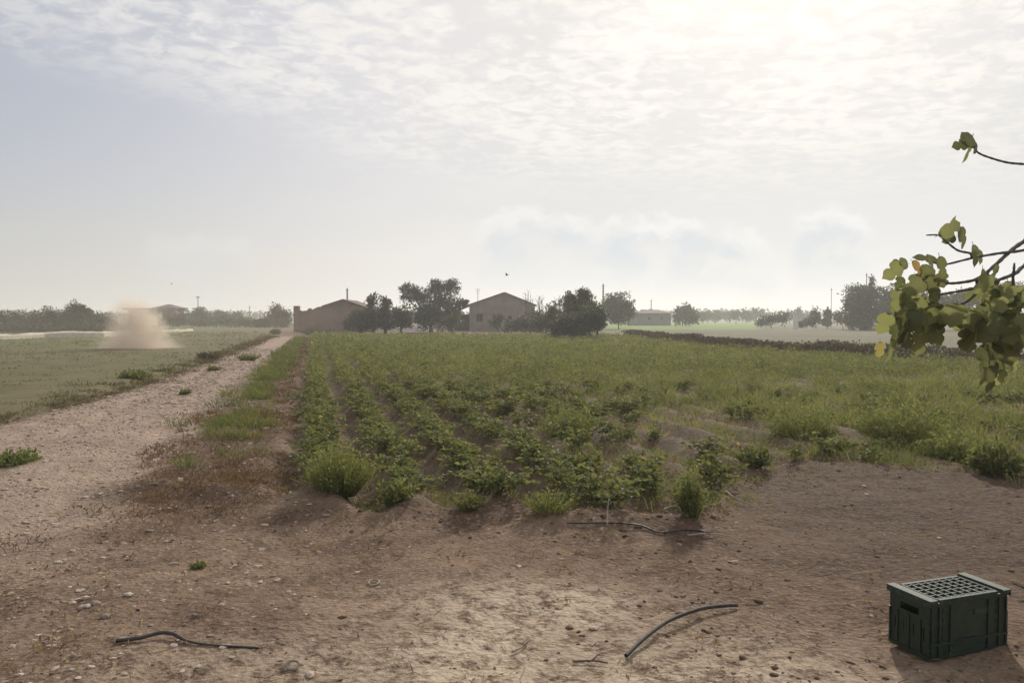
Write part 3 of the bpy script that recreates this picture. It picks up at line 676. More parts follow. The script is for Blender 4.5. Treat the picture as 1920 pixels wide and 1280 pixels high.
tree('thicket', 'broad dark thicket with bare lower stems at the field edge', 61, [(1062, 612, 32, 24), (1098, 600, 36, 30), (1122, 598, 20, 26), (1046, 619, 23, 17), (1085, 618, 30, 17)], 'olive', .07, 'bush', 18, trunks=[1060, 1082, 1108, 1120])
tree('round_tree', 'large round hazy tree right of the dark thicket', 125, [(1160, 572, 29, 28), (1150, 586, 24, 22), (1172, 586, 20, 22), (1142, 569, 14, 14), (1160, 598, 22, 12)], 'tree', seed=19, trunks=[1160])
tree('round_tree', 'dome shaped tree right of the distant grey house', 172, [(1286, 592, 27, 18), (1286, 580, 12, 10), (1272, 596, 16, 13), (1300, 597, 14, 12)], 'tree', seed=20)
# far treeline on the right
far = [([(1318, 593, 8, 9)], 'low hazy far tree just right of the dome shaped tree'), ([(1327, 592, 5, 10)], 'thin hazy far tree in a gap of the horizon'),
       ([(1346, 591, 13, 8), (1338, 594, 10, 8)], 'wide flat topped far tree on the horizon'), ([(1368, 592, 12, 8)], 'low far tree between flat topped and pointed horizon trees'),
       ([(1380, 591, 8, 9)], 'small far tree with a square top'), ([(1396, 590, 9, 9), (1404, 595, 10, 7)], 'pointed dome far tree behind the pale field'),
       ([(1416, 588, 6, 10)], 'tall thin far tree left of a twin top'), ([(1428, 588, 4, 10)], 'very thin far tree beside the tall thin one'),
       ([(1480, 592, 10, 9)], 'low far tree behind the white pillar'), ([(1497, 589, 6, 13)], 'narrow pointed far tree right of the white pillar'),
       ([(1512, 596, 12, 7)], 'low far shrub tree right of the narrow pointed one')]
for i, (b, l) in enumerate(far): tree('far_tree', l, 260+17*(i % 4), b, 'tree', seed=30+i, group='far trees along the right horizon')
tree('bush', 'dark wide bush left of the white pillar at the pale field', 140, [(1445, 599, 18, 11), (1465, 597, 16, 12), (1428, 605, 10, 6)], 'olive', .06, 'bush', 50)
tree('bush', 'reddish brown low bush right of the white pillar', 135, [(1515, 605, 12, 8), (1500, 608, 8, 5)], 'scrub', .05, 'bush', 51)
tree('round_tree', 'small round tree left of the big tree group', 135, [(1530, 592, 11, 15), (1530, 602, 12, 10)], 'tree', seed=52)
tree('cone_tree', 'small cone shaped tree left of the big tree group', 133, [(1552, 597, 9, 14), (1552, 586, 5, 9), (1551, 605, 10, 8)], 'tree', seed=53)
tree('bush', 'rusty brown bush at the foot of the big tree group', 118, [(1572, 597, 12, 12), (1590, 603, 12, 9)], 'scrub', .05, 'bush', 54)
tree('broad_tree', 'broad dark tree at the left of the big tree group', 115, [(1608, 562, 30, 30), (1622, 552, 22, 22), (1600, 588, 26, 28), (1630, 590, 30, 30), (1615, 603, 34, 14)], 'tree', .25, seed=55)
tree('cypress_tree', 'thin dark cypress rising above the big tree group', 117, [(1635, 560, 8, 30), (1634, 530, 4, 18)], 'pine', .1, seed=56)
tree('broad_tree', 'broad dark tree of the big group just left of the fig leaves', 113, [(1662, 562, 29, 28), (1690, 566, 28, 28), (1668, 590, 36, 28), (1690, 600, 34, 16)], 'tree', .25, seed=57)
tree('broad_tree', 'dark tree of the big group seen through the fig leaves', 113, [(1730, 566, 30, 28), (1762, 575, 30, 30), (1738, 596, 36, 20)], 'tree', .25, seed=58)
tree('broad_tree', 'dark tree at the right end of the big group behind the branches', 113, [(1810, 568, 32, 26), (1850, 560, 30, 30), (1900, 560, 34, 34), (1850, 592, 40, 16)], 'tree', .25, seed=59)
# the remote wood that closes the horizon
mb = MB(); r = np.random.default_rng(77); n = 26000
x = r.uniform(-560, 620, n); y = r.uniform(420, 520, n); hgt = 3.0+5*fbm(x*.03, x*0+3, 91)
P = np.stack([x, y, hgt*r.random(n)], 1); leaves(mb, P, rdir(n, 0, r), 1.6, 1.3, np.clip(r.random(n), 0, .88))
tag(mb.build('far_wood', M['tree']), 'unbroken hazy belt of trees along the whole horizon', 'wood', kind='stuff')
# palm beyond the red house
q = at(343, 600, 205); e = empty('palm_tree', (q.x, 205, 0), 'small thin palm sticking up right of the red house', 'palm')
b = MB(); top = at(343, 581, 205); b.tube([(q.x, 205, -.1), (q.x+.1, 205, top.z*.5), tuple(top)], [.2, .16, .14], 7); b.build('trunk', M['bark'], e)
b = MB(); nn = 60; a = rng.uniform(0, 6.28, nn); dd = unit(np.stack([np.cos(a), np.sin(a), rng.uniform(-.4, 1.0, nn)], 1))
blades(b, np.repeat(np.array(top)[None], nn, 0), dd, 1.2, .28, rng.random(nn)*.8, .35); b.build('crown', M['tree'], e)
# bare saplings by the farmhouse
def sapling(px, py, top, Y, label, seed):
    r = np.random.default_rng(seed); q = at(px, 600, Y); e = empty('bare_sapling', (q.x, Y, 0), label, 'sapling', 'bare saplings right of the farmhouse'); b = MB(); z = at(px, top, Y).z
    for i in range(6):
        a = r.uniform(-.5, .5); hh = z*r.uniform(.75, 1.0); tip = np.array([q.x+a*1.3, Y+r.uniform(-.5, .5), hh]); md = np.array([q.x+a*.6, Y, hh*.55])
        b.tube([(q.x+a*.2, Y, -.05), tuple(md), tuple(tip)], [.05, .04, .018], 5)
        for j in range(6):
            t = r.uniform(.45, .95); s0 = md+(tip-md)*t; b.tube([tuple(s0), tuple(s0+np.array([r.uniform(-.45, .45), r.uniform(-.3, .3), r.uniform(.3, .7)]))], [.018, .01], 4)
    b.build('trunk', M['bark'], e)
    lv = MB(); n = 60; P = np.stack([q.x+r.normal(size=n)*.6, Y+r.normal(size=n)*.4, r.uniform(.3, z*.8, n)], 1); leaves(lv, P, rdir(n, 0, r), .2, .1, r.random(n)*.8); lv.build('crown', M['tree'], e)
sapling(990, 575, 545, 100, 'tallest bare sapling at the right end of the farmhouse roof', 1)
sapling(1014, 580, 556, 92, 'bare sapling between the farmhouse and the narrow tree', 2)
sapling(1052, 580, 549, 78, 'bare sapling in front of the tall grey green tree', 3)

# ------------------------------------------------------------------ the long low hedge and the pale wall
def along(pts, step):
    out = []
    for a, b in zip(pts[:-1], pts[1:]):
        n = max(1, int((b-a).length/step)); out += [a.lerp(b, i/n) for i in range(n)]
    return out
e = empty('low_hedge', tuple(hedge_pts[4]), 'long low dark brown hedge between green field and pale field', 'hedge')
b, s_ = MB(), MB(); r = np.random.default_rng(15)
for p_ in along(hedge_pts[1:], .3):
    hh = .50*(.35+1.15*fbm(np.array([p_.x*.9]), np.array([p_.y*.45]), 95)[0]); n = 150
    P = np.stack([p_.x+r.normal(size=n)*.38+.3, p_.y+r.normal(size=n)*.35, .02+hh*r.random(n)**.8], 1)
    leaves(b, P, rdir(n, .2, r), max(.10, p_.y*.0034), max(.07, p_.y*.0024), np.clip(r.random()*.45+r.random(n)*.35, 0, .88))
    s_.tube([(p_.x+.3, p_.y, -.05), (p_.x+.3+r.normal()*.1, p_.y+r.normal()*.1, hh)], [.02, .008], 4)
b.build('foliage', M['scrub'], e); s_.build('stem', M['bark'], e)
M['palewall'] = solid('pale_wall', (0.60, 0.55, 0.44), (0.44, 0.40, 0.32), 3, 0.95, 0.5)
def lowwall(pts, hgt, label):
    P = along(pts, .7)+[pts[-1]]; b = MB(); V = []; r = np.random.default_rng(3); n = len(P)
    for i, p_ in enumerate(P):
        d = (P[min(i+1, n-1)]-P[max(i-1, 0)]); d = d/d.length; s = Vector((d.y, -d.x, 0)); hh = hgt*(.7+.6*fbm(np.array([i*.33]), np.array([2.]), 97)[0])
        for w_, z in ((-.35, -.1), (-.30, hh*.75), (0, hh), (.30, hh*.75), (.35, -.1)): V.append(tuple(p_+s*w_+Vector((0, 0, z+r.normal()*.02))))
    Q = [(i*5+k, i*5+k+1, i*5+5+k+1, i*5+5+k) for i in range(n-1) for k in range(4)]
    b.add(V, Q=Q, P=[[0, 1, 2, 3, 4], [(n-1)*5+k for k in (4, 3, 2, 1, 0)]]); return tag(b.build('low_wall', M['palewall'], smooth=False), label, 'wall')
lowwall([gp(-150, 642), gp(0, 637), gp(80, 634), gp(190, 632), gp(240, 629)], .5, 'long low pale wall with an uneven top along the left field')
lowwall([gp(300, 624), gp(330, 623), gp(358, 621)], .35, 'short low pale wall right of the dust cloud below the red house')

# ------------------------------------------------------------------ buildings
def openwall(mb, A, Bv, z0, z1, ops, th=.2):
    """a wall from A to Bv (ground points) with openings (s0, s1, za, zb) cut through its outer skin and reveals going in"""
    A = Vector(A); Bv = Vector(Bv); L = (Bv-A).length; d = (Bv-A)/L; nrm = Vector((d.y, -d.x, 0))
    xs = sorted({0, L, *[o[0] for o in ops], *[o[1] for o in ops]}); zs = sorted({z0, z1, *[o[2] for o in ops], *[o[3] for o in ops]})
    P = lambda s, z, i=0.0: tuple(A+d*s+Vector((0, 0, z))-nrm*i)
    for i in range(len(xs)-1):
        for j in range(len(zs)-1):
            sx_, sz_ = (xs[i]+xs[i+1])/2, (zs[j]+zs[j+1])/2
            if any(o[0] < sx_ < o[1] and o[2] < sz_ < o[3] for o in ops): continue
            mb.add([P(xs[i], zs[j]), P(xs[i+1], zs[j]), P(xs[i+1], zs[j+1]), P(xs[i], zs[j+1])], Q=[(0, 1, 2, 3)])
    for s0, s1, za, zb in ops:
        for (a, b2) in (((s0, za), (s1, za)), ((s1, za), (s1, zb)), ((s1, zb), (s0, zb)), ((s0, zb), (s0, za))):
            mb.add([P(*a), P(*b2), P(*b2, th), P(*a, th)], Q=[(0, 1, 2, 3)])
    return P
M['plaster'] = solid('old_plaster', (0.30, 0.245, 0.22), (0.21, 0.17, 0.155), 1.2, 0.95, 0.4)
M['brick'] = solid('old_brick', (0.22, 0.15, 0.115), (0.14, 0.10, 0.08), 0.6, 0.95, 0.6)
M['rooftile'] = solid('roof_tile', (0.16, 0.10, 0.075), (0.09, 0.06, 0.05), 2.5, 0.9, 0.6)
M['dark'] = solid('dark_opening', (0.035, 0.028, 0.026), (0.022, 0.018, 0.017), 3, 0.5, 0.1)
M['wood'] = solid('weathered_wood', (0.14, 0.10, 0.075), (0.08, 0.06, 0.048), 5, 0.85, 0.4)
M['redwall'] = solid('red_render', (0.22, 0.095, 0.07), (0.16, 0.07, 0.055), 1, 0.9, 0.2)
M['cream'] = solid('cream_render', (0.50, 0.46, 0.34), (0.40, 0.36, 0.27), 1, 0.9, 0.2)
M['greywall'] = solid('grey_render', (0.20, 0.195, 0.19), (0.15, 0.145, 0.14), 1, 0.9, 0.2)
M['white'] = solid('white_paint', (0.78, 0.77, 0.74), (0.66, 0.64, 0.60), 3, 0.7, 0.1)
M['concrete'] = solid('pole_concrete', (0.26, 0.25, 0.235), (0.18, 0.17, 0.16), 3, 0.9, 0.2)
def window(parent, P, op, th, shut=None):
    s0, s1, za, zb = op; f, pn = MB(), MB(); t = .07; i0, i1 = th-.06, th-.01
    def bar(a, b2, c, d):
        q = [P(a, c, i0), P(b2, c, i0), P(b2, d, i0), P(a, d, i0), P(a, c, i1), P(b2, c, i1), P(b2, d, i1), P(a, d, i1)]
        f.add(q, Q=[(0, 1, 2, 3), (4, 7, 6, 5), (0, 4, 5, 1), (1, 5, 6, 2), (2, 6, 7, 3), (3, 7, 4, 0)])
    bar(s0, s0+t, za, zb); bar(s1-t, s1, za, zb); bar(s0+t, s1-t, za, za+t); bar(s0+t, s1-t, zb-t, zb); m_ = (s0+s1)/2
    if s1-s0 > .6: bar(m_-t/2, m_+t/2, za+t, zb-t)
    fo = f.build('window', M['wood'], parent)
    pn.add([P(s0, za, th), P(s1, za, th), P(s1, zb, th), P(s0, zb, th)], Q=[(0, 1, 2, 3)])
    fo['_o'] = parent['_o']; pn.build('pane', M['dark'], fo)
def gable(mb, A, Bv, z, apex):     # triangle over a wall
    mb.add([tuple(Vector(A)+Vector((0, 0, z))), tuple(Vector(Bv)+Vector((0, 0, z))), apex], T=[(0, 1, 2)])
def roofslab(mb, a, b2, c, d, t=.12):   # four corners, thickened downward
    V = [Vector(q) for q in (a, b2, c, d)]; n = (V[1]-V[0]).cross(V[3]-V[0]).normalized()
    if n.z < 0: n = -n
    mb.add([tuple(v+n*t) for v in V]+[tuple(v+n*.003) for v in V], Q=[(0, 1, 2, 3), (7, 6, 5, 4), (0, 4, 5, 1), (1, 5, 6, 2), (2, 6, 7, 3), (3, 7, 4, 0)])
# the farmhouse
Y = 105; A = at(880, 600, Y); B_ = at(1003, 600, Y); A.z = B_.z = 0; ap = at(946, 549, Y); D_ = 11.0; ez = 3.45
h = empty('farmhouse', (A.x, Y, 0), 'pinkish grey gabled farmhouse with three small windows in its end wall', 'house')
wl = MB(); zw = lambda py: at(960, py, Y).z; xw = lambda px: at(px, 600, Y).x-A.x
ops = [(xw(893), xw(905), zw(603), zw(588)), (xw(924), xw(934), zw(602), zw(590)), (xw(952), xw(960), zw(599), zw(592))]
P = openwall(wl, A, B_, -.1, ez, ops); gable(wl, A, B_, ez, tuple(ap))
A2_ = A+Vector((0, D_, 0)); B2_ = B_+Vector((0, D_, 0))
openwall(wl, B_, B2_, -.1, ez, []); openwall(wl, A2_, A, -.1, ez, []); openwall(wl, B2_, A2_, -.1, ez, []); gable(wl, B2_, A2_, ez, (ap.x, Y+D_, ap.z))
wl.build('wall', M['plaster'], h)
for o_ in ops: window(h, P, o_, .2)
rf = MB(); ov = .25
def slope(x0, z0): return ((x0, Y-ov, z0), (x0, Y+D_+ov, z0))
dz_ = (ap.z-ez)/(ap.x-A.x)*ov; dz2 = (ap.z-ez)/(B_.x-ap.x)*ov
roofslab(rf, (A.x-ov, Y-ov, ez-dz_), (ap.x, Y-ov, ap.z), (ap.x, Y+D_+ov, ap.z), (A.x-ov, Y+D_+ov, ez-dz_))
roofslab(rf, (ap.x, Y-ov, ap.z), (B_.x+ov, Y-ov, ez-dz2), (B_.x+ov, Y+D_+ov, ez-dz2), (ap.x, Y+D_+ov, ap.z))
rf.build('roof', M['rooftile'], h)
ln = MB(); l0 = at(884, 570, Y); l1 = at(843, 587, Y)
roofslab(ln, (l1.x, Y-.1, l1.z), (A.x-.26, Y-.1, l0.z-.25), (A.x-.26, Y+6, l0.z-.25), (l1.x, Y+6, l1.z), .1); ln.build('porch_roof', M['rooftile'], h)
for px in (846, 862):
    q = at(px, 600, Y); b = MB(); b.box((q.x, Y+.2, 1.1), (.14, .14, 2.3)); b.build('post', M['wood'], h)
b = MB(); b.box(((l1.x+A.x)/2, Y+5.8, 1.1), (A.x-l1.x-.3, .15, 2.3)); b.build('porch_wall', M['wood'], h)
b = MB(); q0 = at(896, 541, Y+1); q1 = at(896, 566, Y+1); b.tube([(q1.x, Y+1, 3.4), tuple(q0)], .035, 6)
for k, wd in ((.1, .35), (.35, .28), (.6, .22)): b.tube([(q0.x-wd, Y+1, q0.z-k), (q0.x+wd, Y+1, q0.z-k)], .018, 5)
b.build('antenna', M['concrete'], h)
# the ruined brick building by the road
Y = 96; h = empty('ruined_building', tuple(at(551, 600, Y)*1.0)[:2]+(0,), 'long reddish brick building with a broken wall top and gable at the road end', 'building')
h['_o'] = list(h.location); wl = MB()
prof = [(561, 581), (566, 583), (576, 582), (578, 578), (583, 578), (585, 581), (592, 577), (597, 575), (603, 575), (612, 572), (622, 569), (634, 564), (643, 562), (652, 566), (664, 571), (676, 575), (690, 579)]
top = [at(px, py, Y) for px, py in prof]; n = len(top)
def slab(pts, y0, y1):
    k = len(pts); V = [(q.x, y, z) for y in (y0, y1) for q in pts for z in (-.1, q.z)]
    Q = []
    for i in range(k-1):
        a = 2*i; Q += [(a, a+2, a+3, a+1), (2*k+a, 2*k+a+1, 2*k+a+3, 2*k+a+2), (a+1, a+3, 2*k+a+3, 2*k+a+1)]
    Q += [(0, 1, 2*k+1, 2*k), (2*k-2, 4*k-2, 4*k-1, 2*k-1)]
    wl.add(V, Q=Q)
slab(top, Y, Y+.45); slab(top[6:], Y+8, Y+8.4)
xe = top[-1].x; wl.box((xe+.2, Y+4.2, 1.35), (.4, 7.5, 2.9)); wl.box((top[0].x+.2, Y+4.2, 1.1), (.4, 7.5, 2.3))
wl.build('wall', M['brick'], h)
b = MB(); p0 = at(556, 575, Y); b.box((p0.x, Y+.15, p0.z/2), (.66, .66, p0.z+.2)); b.build('pillar', M['brick'], h)
rf = MB(); a0, a1, a2 = top[8], top[12], top[-1]
roofslab(rf, (a0.x, Y-.15, a0.z), (a1.x, Y-.15, a1.z), (a1.x, Y+8.5, a1.z), (a0.x, Y+8.5, a0.z), .1); roofslab(rf, (a1.x, Y-.15, a1.z), (a2.x+.5, Y-.15, a2.z-.12), (a2.x+.5, Y+8.5, a2.z-.12), (a1.x, Y+8.5, a1.z), .1)
rf.build('roof', M['rooftile'], h)
# red house far left
def hiphouse(name, label, pxl, pxr, eave, apex, Y, D_, mw, ov=.5, flat=False, wins=(), ridge=.3, cat='house'):
    A = at(pxl, 600, Y); B_ = at(pxr, 600, Y); A.z = B_.z = 0; ez = at(960, eave, Y).z; az_ = at(960, apex, Y).z
    h = empty(name, (A.x, Y, 0), label, cat); wl = MB(); C_ = B_+Vector((0, D_, 0)); E_ = A+Vector((0, D_, 0))
    xw = lambda px: at(px, 600, Y).x-A.x; zw = lambda py: at(960, py, Y).z
    ops = [(xw(a), xw(b2), zw(d), zw(c)) for a, b2, c, d in wins]
    P = openwall(wl, A, B_, -.1, ez, ops)
    openwall(wl, B_, C_, -.1, ez, []); openwall(wl, C_, E_, -.1, ez, []); openwall(wl, E_, A, -.1, ez, [])
    wl.build('wall', mw, h)
    for o_ in ops: window(h, P, o_, .2)
    rf = MB(); x0, x1, y0, y1 = A.x-ov, B_.x+ov, Y-ov, Y+D_+ov
    if flat: rf.box(((x0+x1)/2, (y0+y1)/2, ez+.16), (x1-x0, y1-y0, .3))
    else:
        cx, wy = (x0+x1)/2, (x1-x0)*ridge/2; ym = (y0+y1)/2
        V = [(x0, y0, ez+.003), (x1, y0, ez+.003), (x1, y1, ez+.003), (x0, y1, ez+.003), (cx-wy, ym, az_), (cx+wy, ym, az_)]
        V += [(a, b2, c+.12) for a, b2, c in V[:4]]
        rf.add(V, Q=[(6, 7, 5, 4), (8, 9, 4, 5), (3, 2, 1, 0), (0, 1, 7, 6), (1, 2, 8, 7), (2, 3, 9, 8), (3, 0, 6, 9)], T=[(7, 8, 5), (9, 6, 4)])
    rf.build('roof', M['rooftile'], h); return h
hiphouse('red_house', 'dark red two storey house with a low hipped roof beyond the left field', 290, 328, 578, 570, 215, 6, M['redwall'], .6, wins=[(300, 304, 583, 588), (313, 317, 583, 588)], ridge=.1)
hiphouse('flat_roofed_house', 'pale flat roofed house half hidden by the dust cloud', 240, 277, 580, 576, 190, 8, M['cream'], .9, True, wins=[(262, 268, 586, 594)])
h = hiphouse('distant_house', 'low grey house with a hipped roof right of the round tree', 1196, 1258, 588, 580, 190, 9, M['greywall'], .5, wins=[(1215, 1220, 594, 600), (1238, 1243, 594, 600)], ridge=.35)
b = MB(); c = at(1204, 582, 194); b.box((c.x, 194, c.z-.8), (.7, .7, 2.0)); b.build('chimney', M['greywall'], h)
hiphouse('shed', 'low grey shed at the left side of the distant grey house', 1183, 1195, 588, 586, 189, 6, M['greywall'], .2, True, cat='shed')
# white wall pieces glimpsed under the trees
def slabwall(px0, px1, py, pyb, label, mat='white'):
    Y = by(pyb); a, b2 = at(px0, py, Y), at(px1, py, Y); b = MB(); b.box(((a.x+b2.x)/2, Y, a.z/2), (b2.x-a.x, .25, a.z+.1))
    for q in (a, b2): b.box((q.x, Y, a.z/2+.04), (.3, .32, a.z+.18))
    return tag(b.build('white_wall', M[mat]), label, 'wall')
slabwall(705, 800, 612, 619.5, 'low white wall glimpsed under the olive trees and the pine')
# white pillar by the pale field
Yp = 128; q = at(1492, 588, Yp); e = empty('white_pillar', (q.x, Yp, 0), 'white upright pillar among dark bushes at the far edge of the pale field', 'pillar')
b = MB(); b.box((q.x, Yp, q.z/2-.05), (.62, .62, q.z)); b.build('shaft', M['white'], e); b = MB(); b.box((q.x, Yp, q.z+.02), (.76, .76, .12)); b.build('cap', M['white'], e)
# poles
def pole(px, top, Y, label, rad=.11, head=None):
    q = at(px, top, Y); e = empty('utility_pole', (q.x, Y, 0), label, 'pole'); b = MB(); b.tube([(q.x, Y, -.2), (q.x, Y, q.z)], [rad*1.25, rad*.8], 8); b.build('shaft', M['concrete'], e)
    b = MB()
    if head == 'lamp': b.box((q.x, Y, q.z), (.9, .3, .22))
    else: b.box((q.x, Y, q.z-.25), (.9 if head == 'arm' else .35, .1, .1)); b.tube([(q.x, Y, q.z-.19), (q.x, Y, q.z+.12)], .045, 6)
    b.build('lamp_head' if head == 'lamp' else 'crossarm', M['concrete'], e)
pole(371, 557, 190, 'street lamp pole above the round topped tree on the far left', .1, 'lamp')
pole(468, 574, 180, 'thin utility pole left of the lone rounded tree', .1)
pole(651, 541, 112, 'utility pole rising behind the ruined building gable', .13)
pole(1131, 533, 132, 'utility pole left of the large round hazy tree', .15)
pole(1221, 562, 200, 'thin utility pole behind the distant grey house', .12)
pole(1559, 541, 150, 'thin pole left of the big tree group', .06)
pole(1625, 513, 125, 'pale thin pole beside the dark cypress', .08)

# ------------------------------------------------------------------ dust raised in the left field
m, g = newmat('dust_air'); M['dust'] = m
co = g.n('ShaderNodeTexCoord').outputs['Object']; s3 = g.n('ShaderNodeSeparateXYZ'); g.put(s3.inputs[0], co); X_, Y_, Z_ = s3.outputs
pn = g.noise(co, 1.1, 5, 0.66, 0.5)
Yd = by(656); dc = at(236, 600, Yd); k = Yd/F
# a leaning column: wide at the foot, ragged and thinner above
cxn = g.m('ADD', g.m('MULTIPLY', Z_, -.10), 0.0)
wid = g.m('SUBTRACT', 2.30, g.m('MULTIPLY', Z_, .50))
q1 = g.m('POWER', g.m('DIVIDE', g.m('SUBTRACT', X_, cxn), wid), 2.0); q2 = g.m('POWER', g.m('DIVIDE', Y_, 1.3), 2.0)
rr = g.m('SQRT', g.m('ADD', q1, q2))
body = g.sm(g.m('ADD', rr, g.m('MULTIPLY', g.m('SUBTRACT', pn, .5), 1.9)), 1.05, .30)
vert = g.m('MULTIPLY', g.sm(g.m('ADD', Z_, g.m('MULTIPLY', g.m('SUBTRACT', pn, .5), 2.0)), 2.95, 1.7), g.sm(Z_, -.1, .15))
plume = g.m('MULTIPLY', g.m('MULTIPLY', body, vert), 1.15)
foot = g.m('MULTIPLY', g.m('MULTIPLY', g.sm(Z_, .9, .1), g.sm(g.m('ABSOLUTE', X_), 2.6, 1.0)), g.m('MULTIPLY', g.sm(g.m('ABSOLUTE', Y_), 2.0, .4), .35))
den = g.m('ADD', plume, foot)
vol = g.n('ShaderNodeVolumePrincipled'); vol.inputs['Color'].default_value = (0.91, 0.79, 0.67, 1); g.put(vol.inputs['Density'], den); vol.inputs['Anisotropy'].default_value = .35
o = g.n('ShaderNodeOutputMaterial'); g.put(o.inputs['Volume'], vol.outputs[0])
b = MB(); b.box((0, 0, 1.75), (8.4, 4.6, 3.6)); o = b.build('dust_cloud', M['dust']); o.location = (dc.x, Yd+1.3, 0)
tag(o, 'tan cloud of dust rising from the left field before the pale house', 'dust cloud', kind='stuff')
m.cycles.volume_step_rate = 1.0
# thin dust drifting over the left field
m2, g = newmat('dust_drift'); vol = g.n('ShaderNodeVolumePrincipled'); vol.inputs['Color'].default_value = (0.86, 0.72, 0.60, 1); vol.inputs['Density'].default_value = .0014; vol.inputs['Anisotropy'].default_value = .35
o = g.n('ShaderNodeOutputMaterial'); g.put(o.inputs['Volume'], vol.outputs[0])
b = MB(); b.add([(-62, 22, .0-.3), (-11, 22, -.3), (-16, 92, -.3), (-92, 92, -.3), (-62, 22, 1.9), (-11, 22, .9), (-16, 92, 3.2), (-92, 92, 3.6)], Q=[(3, 2, 1, 0), (4, 5, 6, 7), (0, 1, 5, 4), (1, 2, 6, 5), (2, 3, 7, 6), (3, 0, 4, 7)])
tag(b.build('dust_haze', m2), 'thin dusty air hanging low over the field left of the road', 'dust haze', kind='stuff')

# ------------------------------------------------------------------ the crate
m, g = newmat('green_plastic'); co = g.n('ShaderNodeTexCoord').outputs['Object']
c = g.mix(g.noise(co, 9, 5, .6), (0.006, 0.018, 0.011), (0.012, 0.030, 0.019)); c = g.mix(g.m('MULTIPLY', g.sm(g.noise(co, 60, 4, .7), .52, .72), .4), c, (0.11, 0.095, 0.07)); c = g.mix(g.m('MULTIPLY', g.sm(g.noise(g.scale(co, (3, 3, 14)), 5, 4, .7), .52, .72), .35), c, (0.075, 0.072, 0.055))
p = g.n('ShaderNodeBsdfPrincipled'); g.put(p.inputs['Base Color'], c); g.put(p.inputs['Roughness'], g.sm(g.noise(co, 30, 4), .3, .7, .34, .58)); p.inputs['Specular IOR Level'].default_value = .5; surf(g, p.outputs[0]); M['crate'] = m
M['crate_grid'] = solid('lit_green_plastic', (0.060, 0.088, 0.068), (0.018, 0.030, 0.023), 60, .62, .2, .25)  # top rims and grid: sunlight put into a paler plastic colour
M['crate_dark'] = solid('crate_label', (0.050, 0.068, 0.056), (0.026, 0.04, 0.032), 20, .55, .1)
CL, CW, CH = .492, .242, .286; ca = R(18.8); cc = Vector((2.178, 3.90))
zc_ = min(H(cc.x+a*.2, cc.y+b_*.12) for a in (-1, 1) for b_ in (-1, 1))+.012
cr = empty('plastic_crate', (0, 0, 0), 'dark green plastic fruit crate turned upside down on bare earth', 'crate'); cr['_o'] = [0, 0, 0]
def cb(mb, x0, x1, y0, y1, z0, z1): mb.box(((x0+x1)/2, (y0+y1)/2, (z0+z1)/2), (abs(x1-x0), abs(y1-y0), abs(z1-z0)))
hl, hw = CL/2, CW/2; t = .006
def panel(mb, axis_, sgn, holes, half, z0, z1):
    """a flat side of the crate with slots cut right through it"""
    xs = sorted({-half, half, *[h_[0] for h_ in holes], *[h_[1] for h_ in holes]}); zs = sorted({z0, z1, *[h_[2] for h_ in holes], *[h_[3] for h_ in holes]})
    out = (hw if axis_ == 'y' else hl)
    for i in range(len(xs)-1):
        for j in range(len(zs)-1):
            mx_, mz_ = (xs[i]+xs[i+1])/2, (zs[j]+zs[j+1])/2
            if any(h_[0] < mx_ < h_[1] and h_[2] < mz_ < h_[3] for h_ in holes): continue
            a0, a1 = sgn*out, sgn*(out-t)
            if axis_ == 'y': cb(mb, xs[i], xs[i+1], min(a0, a1), max(a0, a1), zs[j], zs[j+1])
            else: cb(mb, min(a0, a1), max(a0, a1), xs[i], xs[i+1], zs[j], zs[j+1])
ztop = CH-.006
for sgn in (-1, 1):
    b = MB(); slots = [(x0, x0+.005, .09+.045*q, .115+.045*q) for x0 in (.168,) for q in range(4)]+[(-.168, -.163, .09+.045*q, .115+.045*q) for q in range(4)]
    slots += [(-.06+.022*q, -.052+.022*q, .085, .094) for q in range(5)]
    panel(b, 'y', sgn, slots, hl, .004, ztop)
    for xr in (-.236, -.19, -.12, .12, .19, .236): cb(b, xr-.004, xr+.004, sgn*hw, sgn*(hw+.007), .01, ztop-.02)
    for zr in (.012, .075, .272): cb(b, -hl+.001, hl-.001, sgn*hw, sgn*(hw+.009), zr, zr+.010)
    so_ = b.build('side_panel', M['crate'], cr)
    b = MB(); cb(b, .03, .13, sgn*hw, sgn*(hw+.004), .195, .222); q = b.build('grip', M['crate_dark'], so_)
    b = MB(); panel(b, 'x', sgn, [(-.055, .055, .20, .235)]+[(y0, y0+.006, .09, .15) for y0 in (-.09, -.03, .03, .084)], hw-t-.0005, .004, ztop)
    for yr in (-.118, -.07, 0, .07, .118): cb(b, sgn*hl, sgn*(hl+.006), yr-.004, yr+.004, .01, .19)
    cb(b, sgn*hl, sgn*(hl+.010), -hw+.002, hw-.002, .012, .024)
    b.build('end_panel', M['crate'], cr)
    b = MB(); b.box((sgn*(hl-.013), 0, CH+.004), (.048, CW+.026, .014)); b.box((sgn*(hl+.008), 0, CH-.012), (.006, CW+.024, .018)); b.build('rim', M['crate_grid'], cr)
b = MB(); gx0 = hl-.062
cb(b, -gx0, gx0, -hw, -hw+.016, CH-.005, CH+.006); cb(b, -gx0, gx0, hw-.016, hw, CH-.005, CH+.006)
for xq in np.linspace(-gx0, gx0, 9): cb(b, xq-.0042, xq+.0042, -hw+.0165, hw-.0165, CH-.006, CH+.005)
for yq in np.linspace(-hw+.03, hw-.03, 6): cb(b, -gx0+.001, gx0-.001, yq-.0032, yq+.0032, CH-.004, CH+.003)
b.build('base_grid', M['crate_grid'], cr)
b = MB(); 
for sgn in (-1, 1):
    cb(b, sgn*(gx0+.012), sgn*(gx0+.020), -hw+.005, hw-.005, CH-.009, CH-.001)
b.build('base_rib', M['crate'], cr)
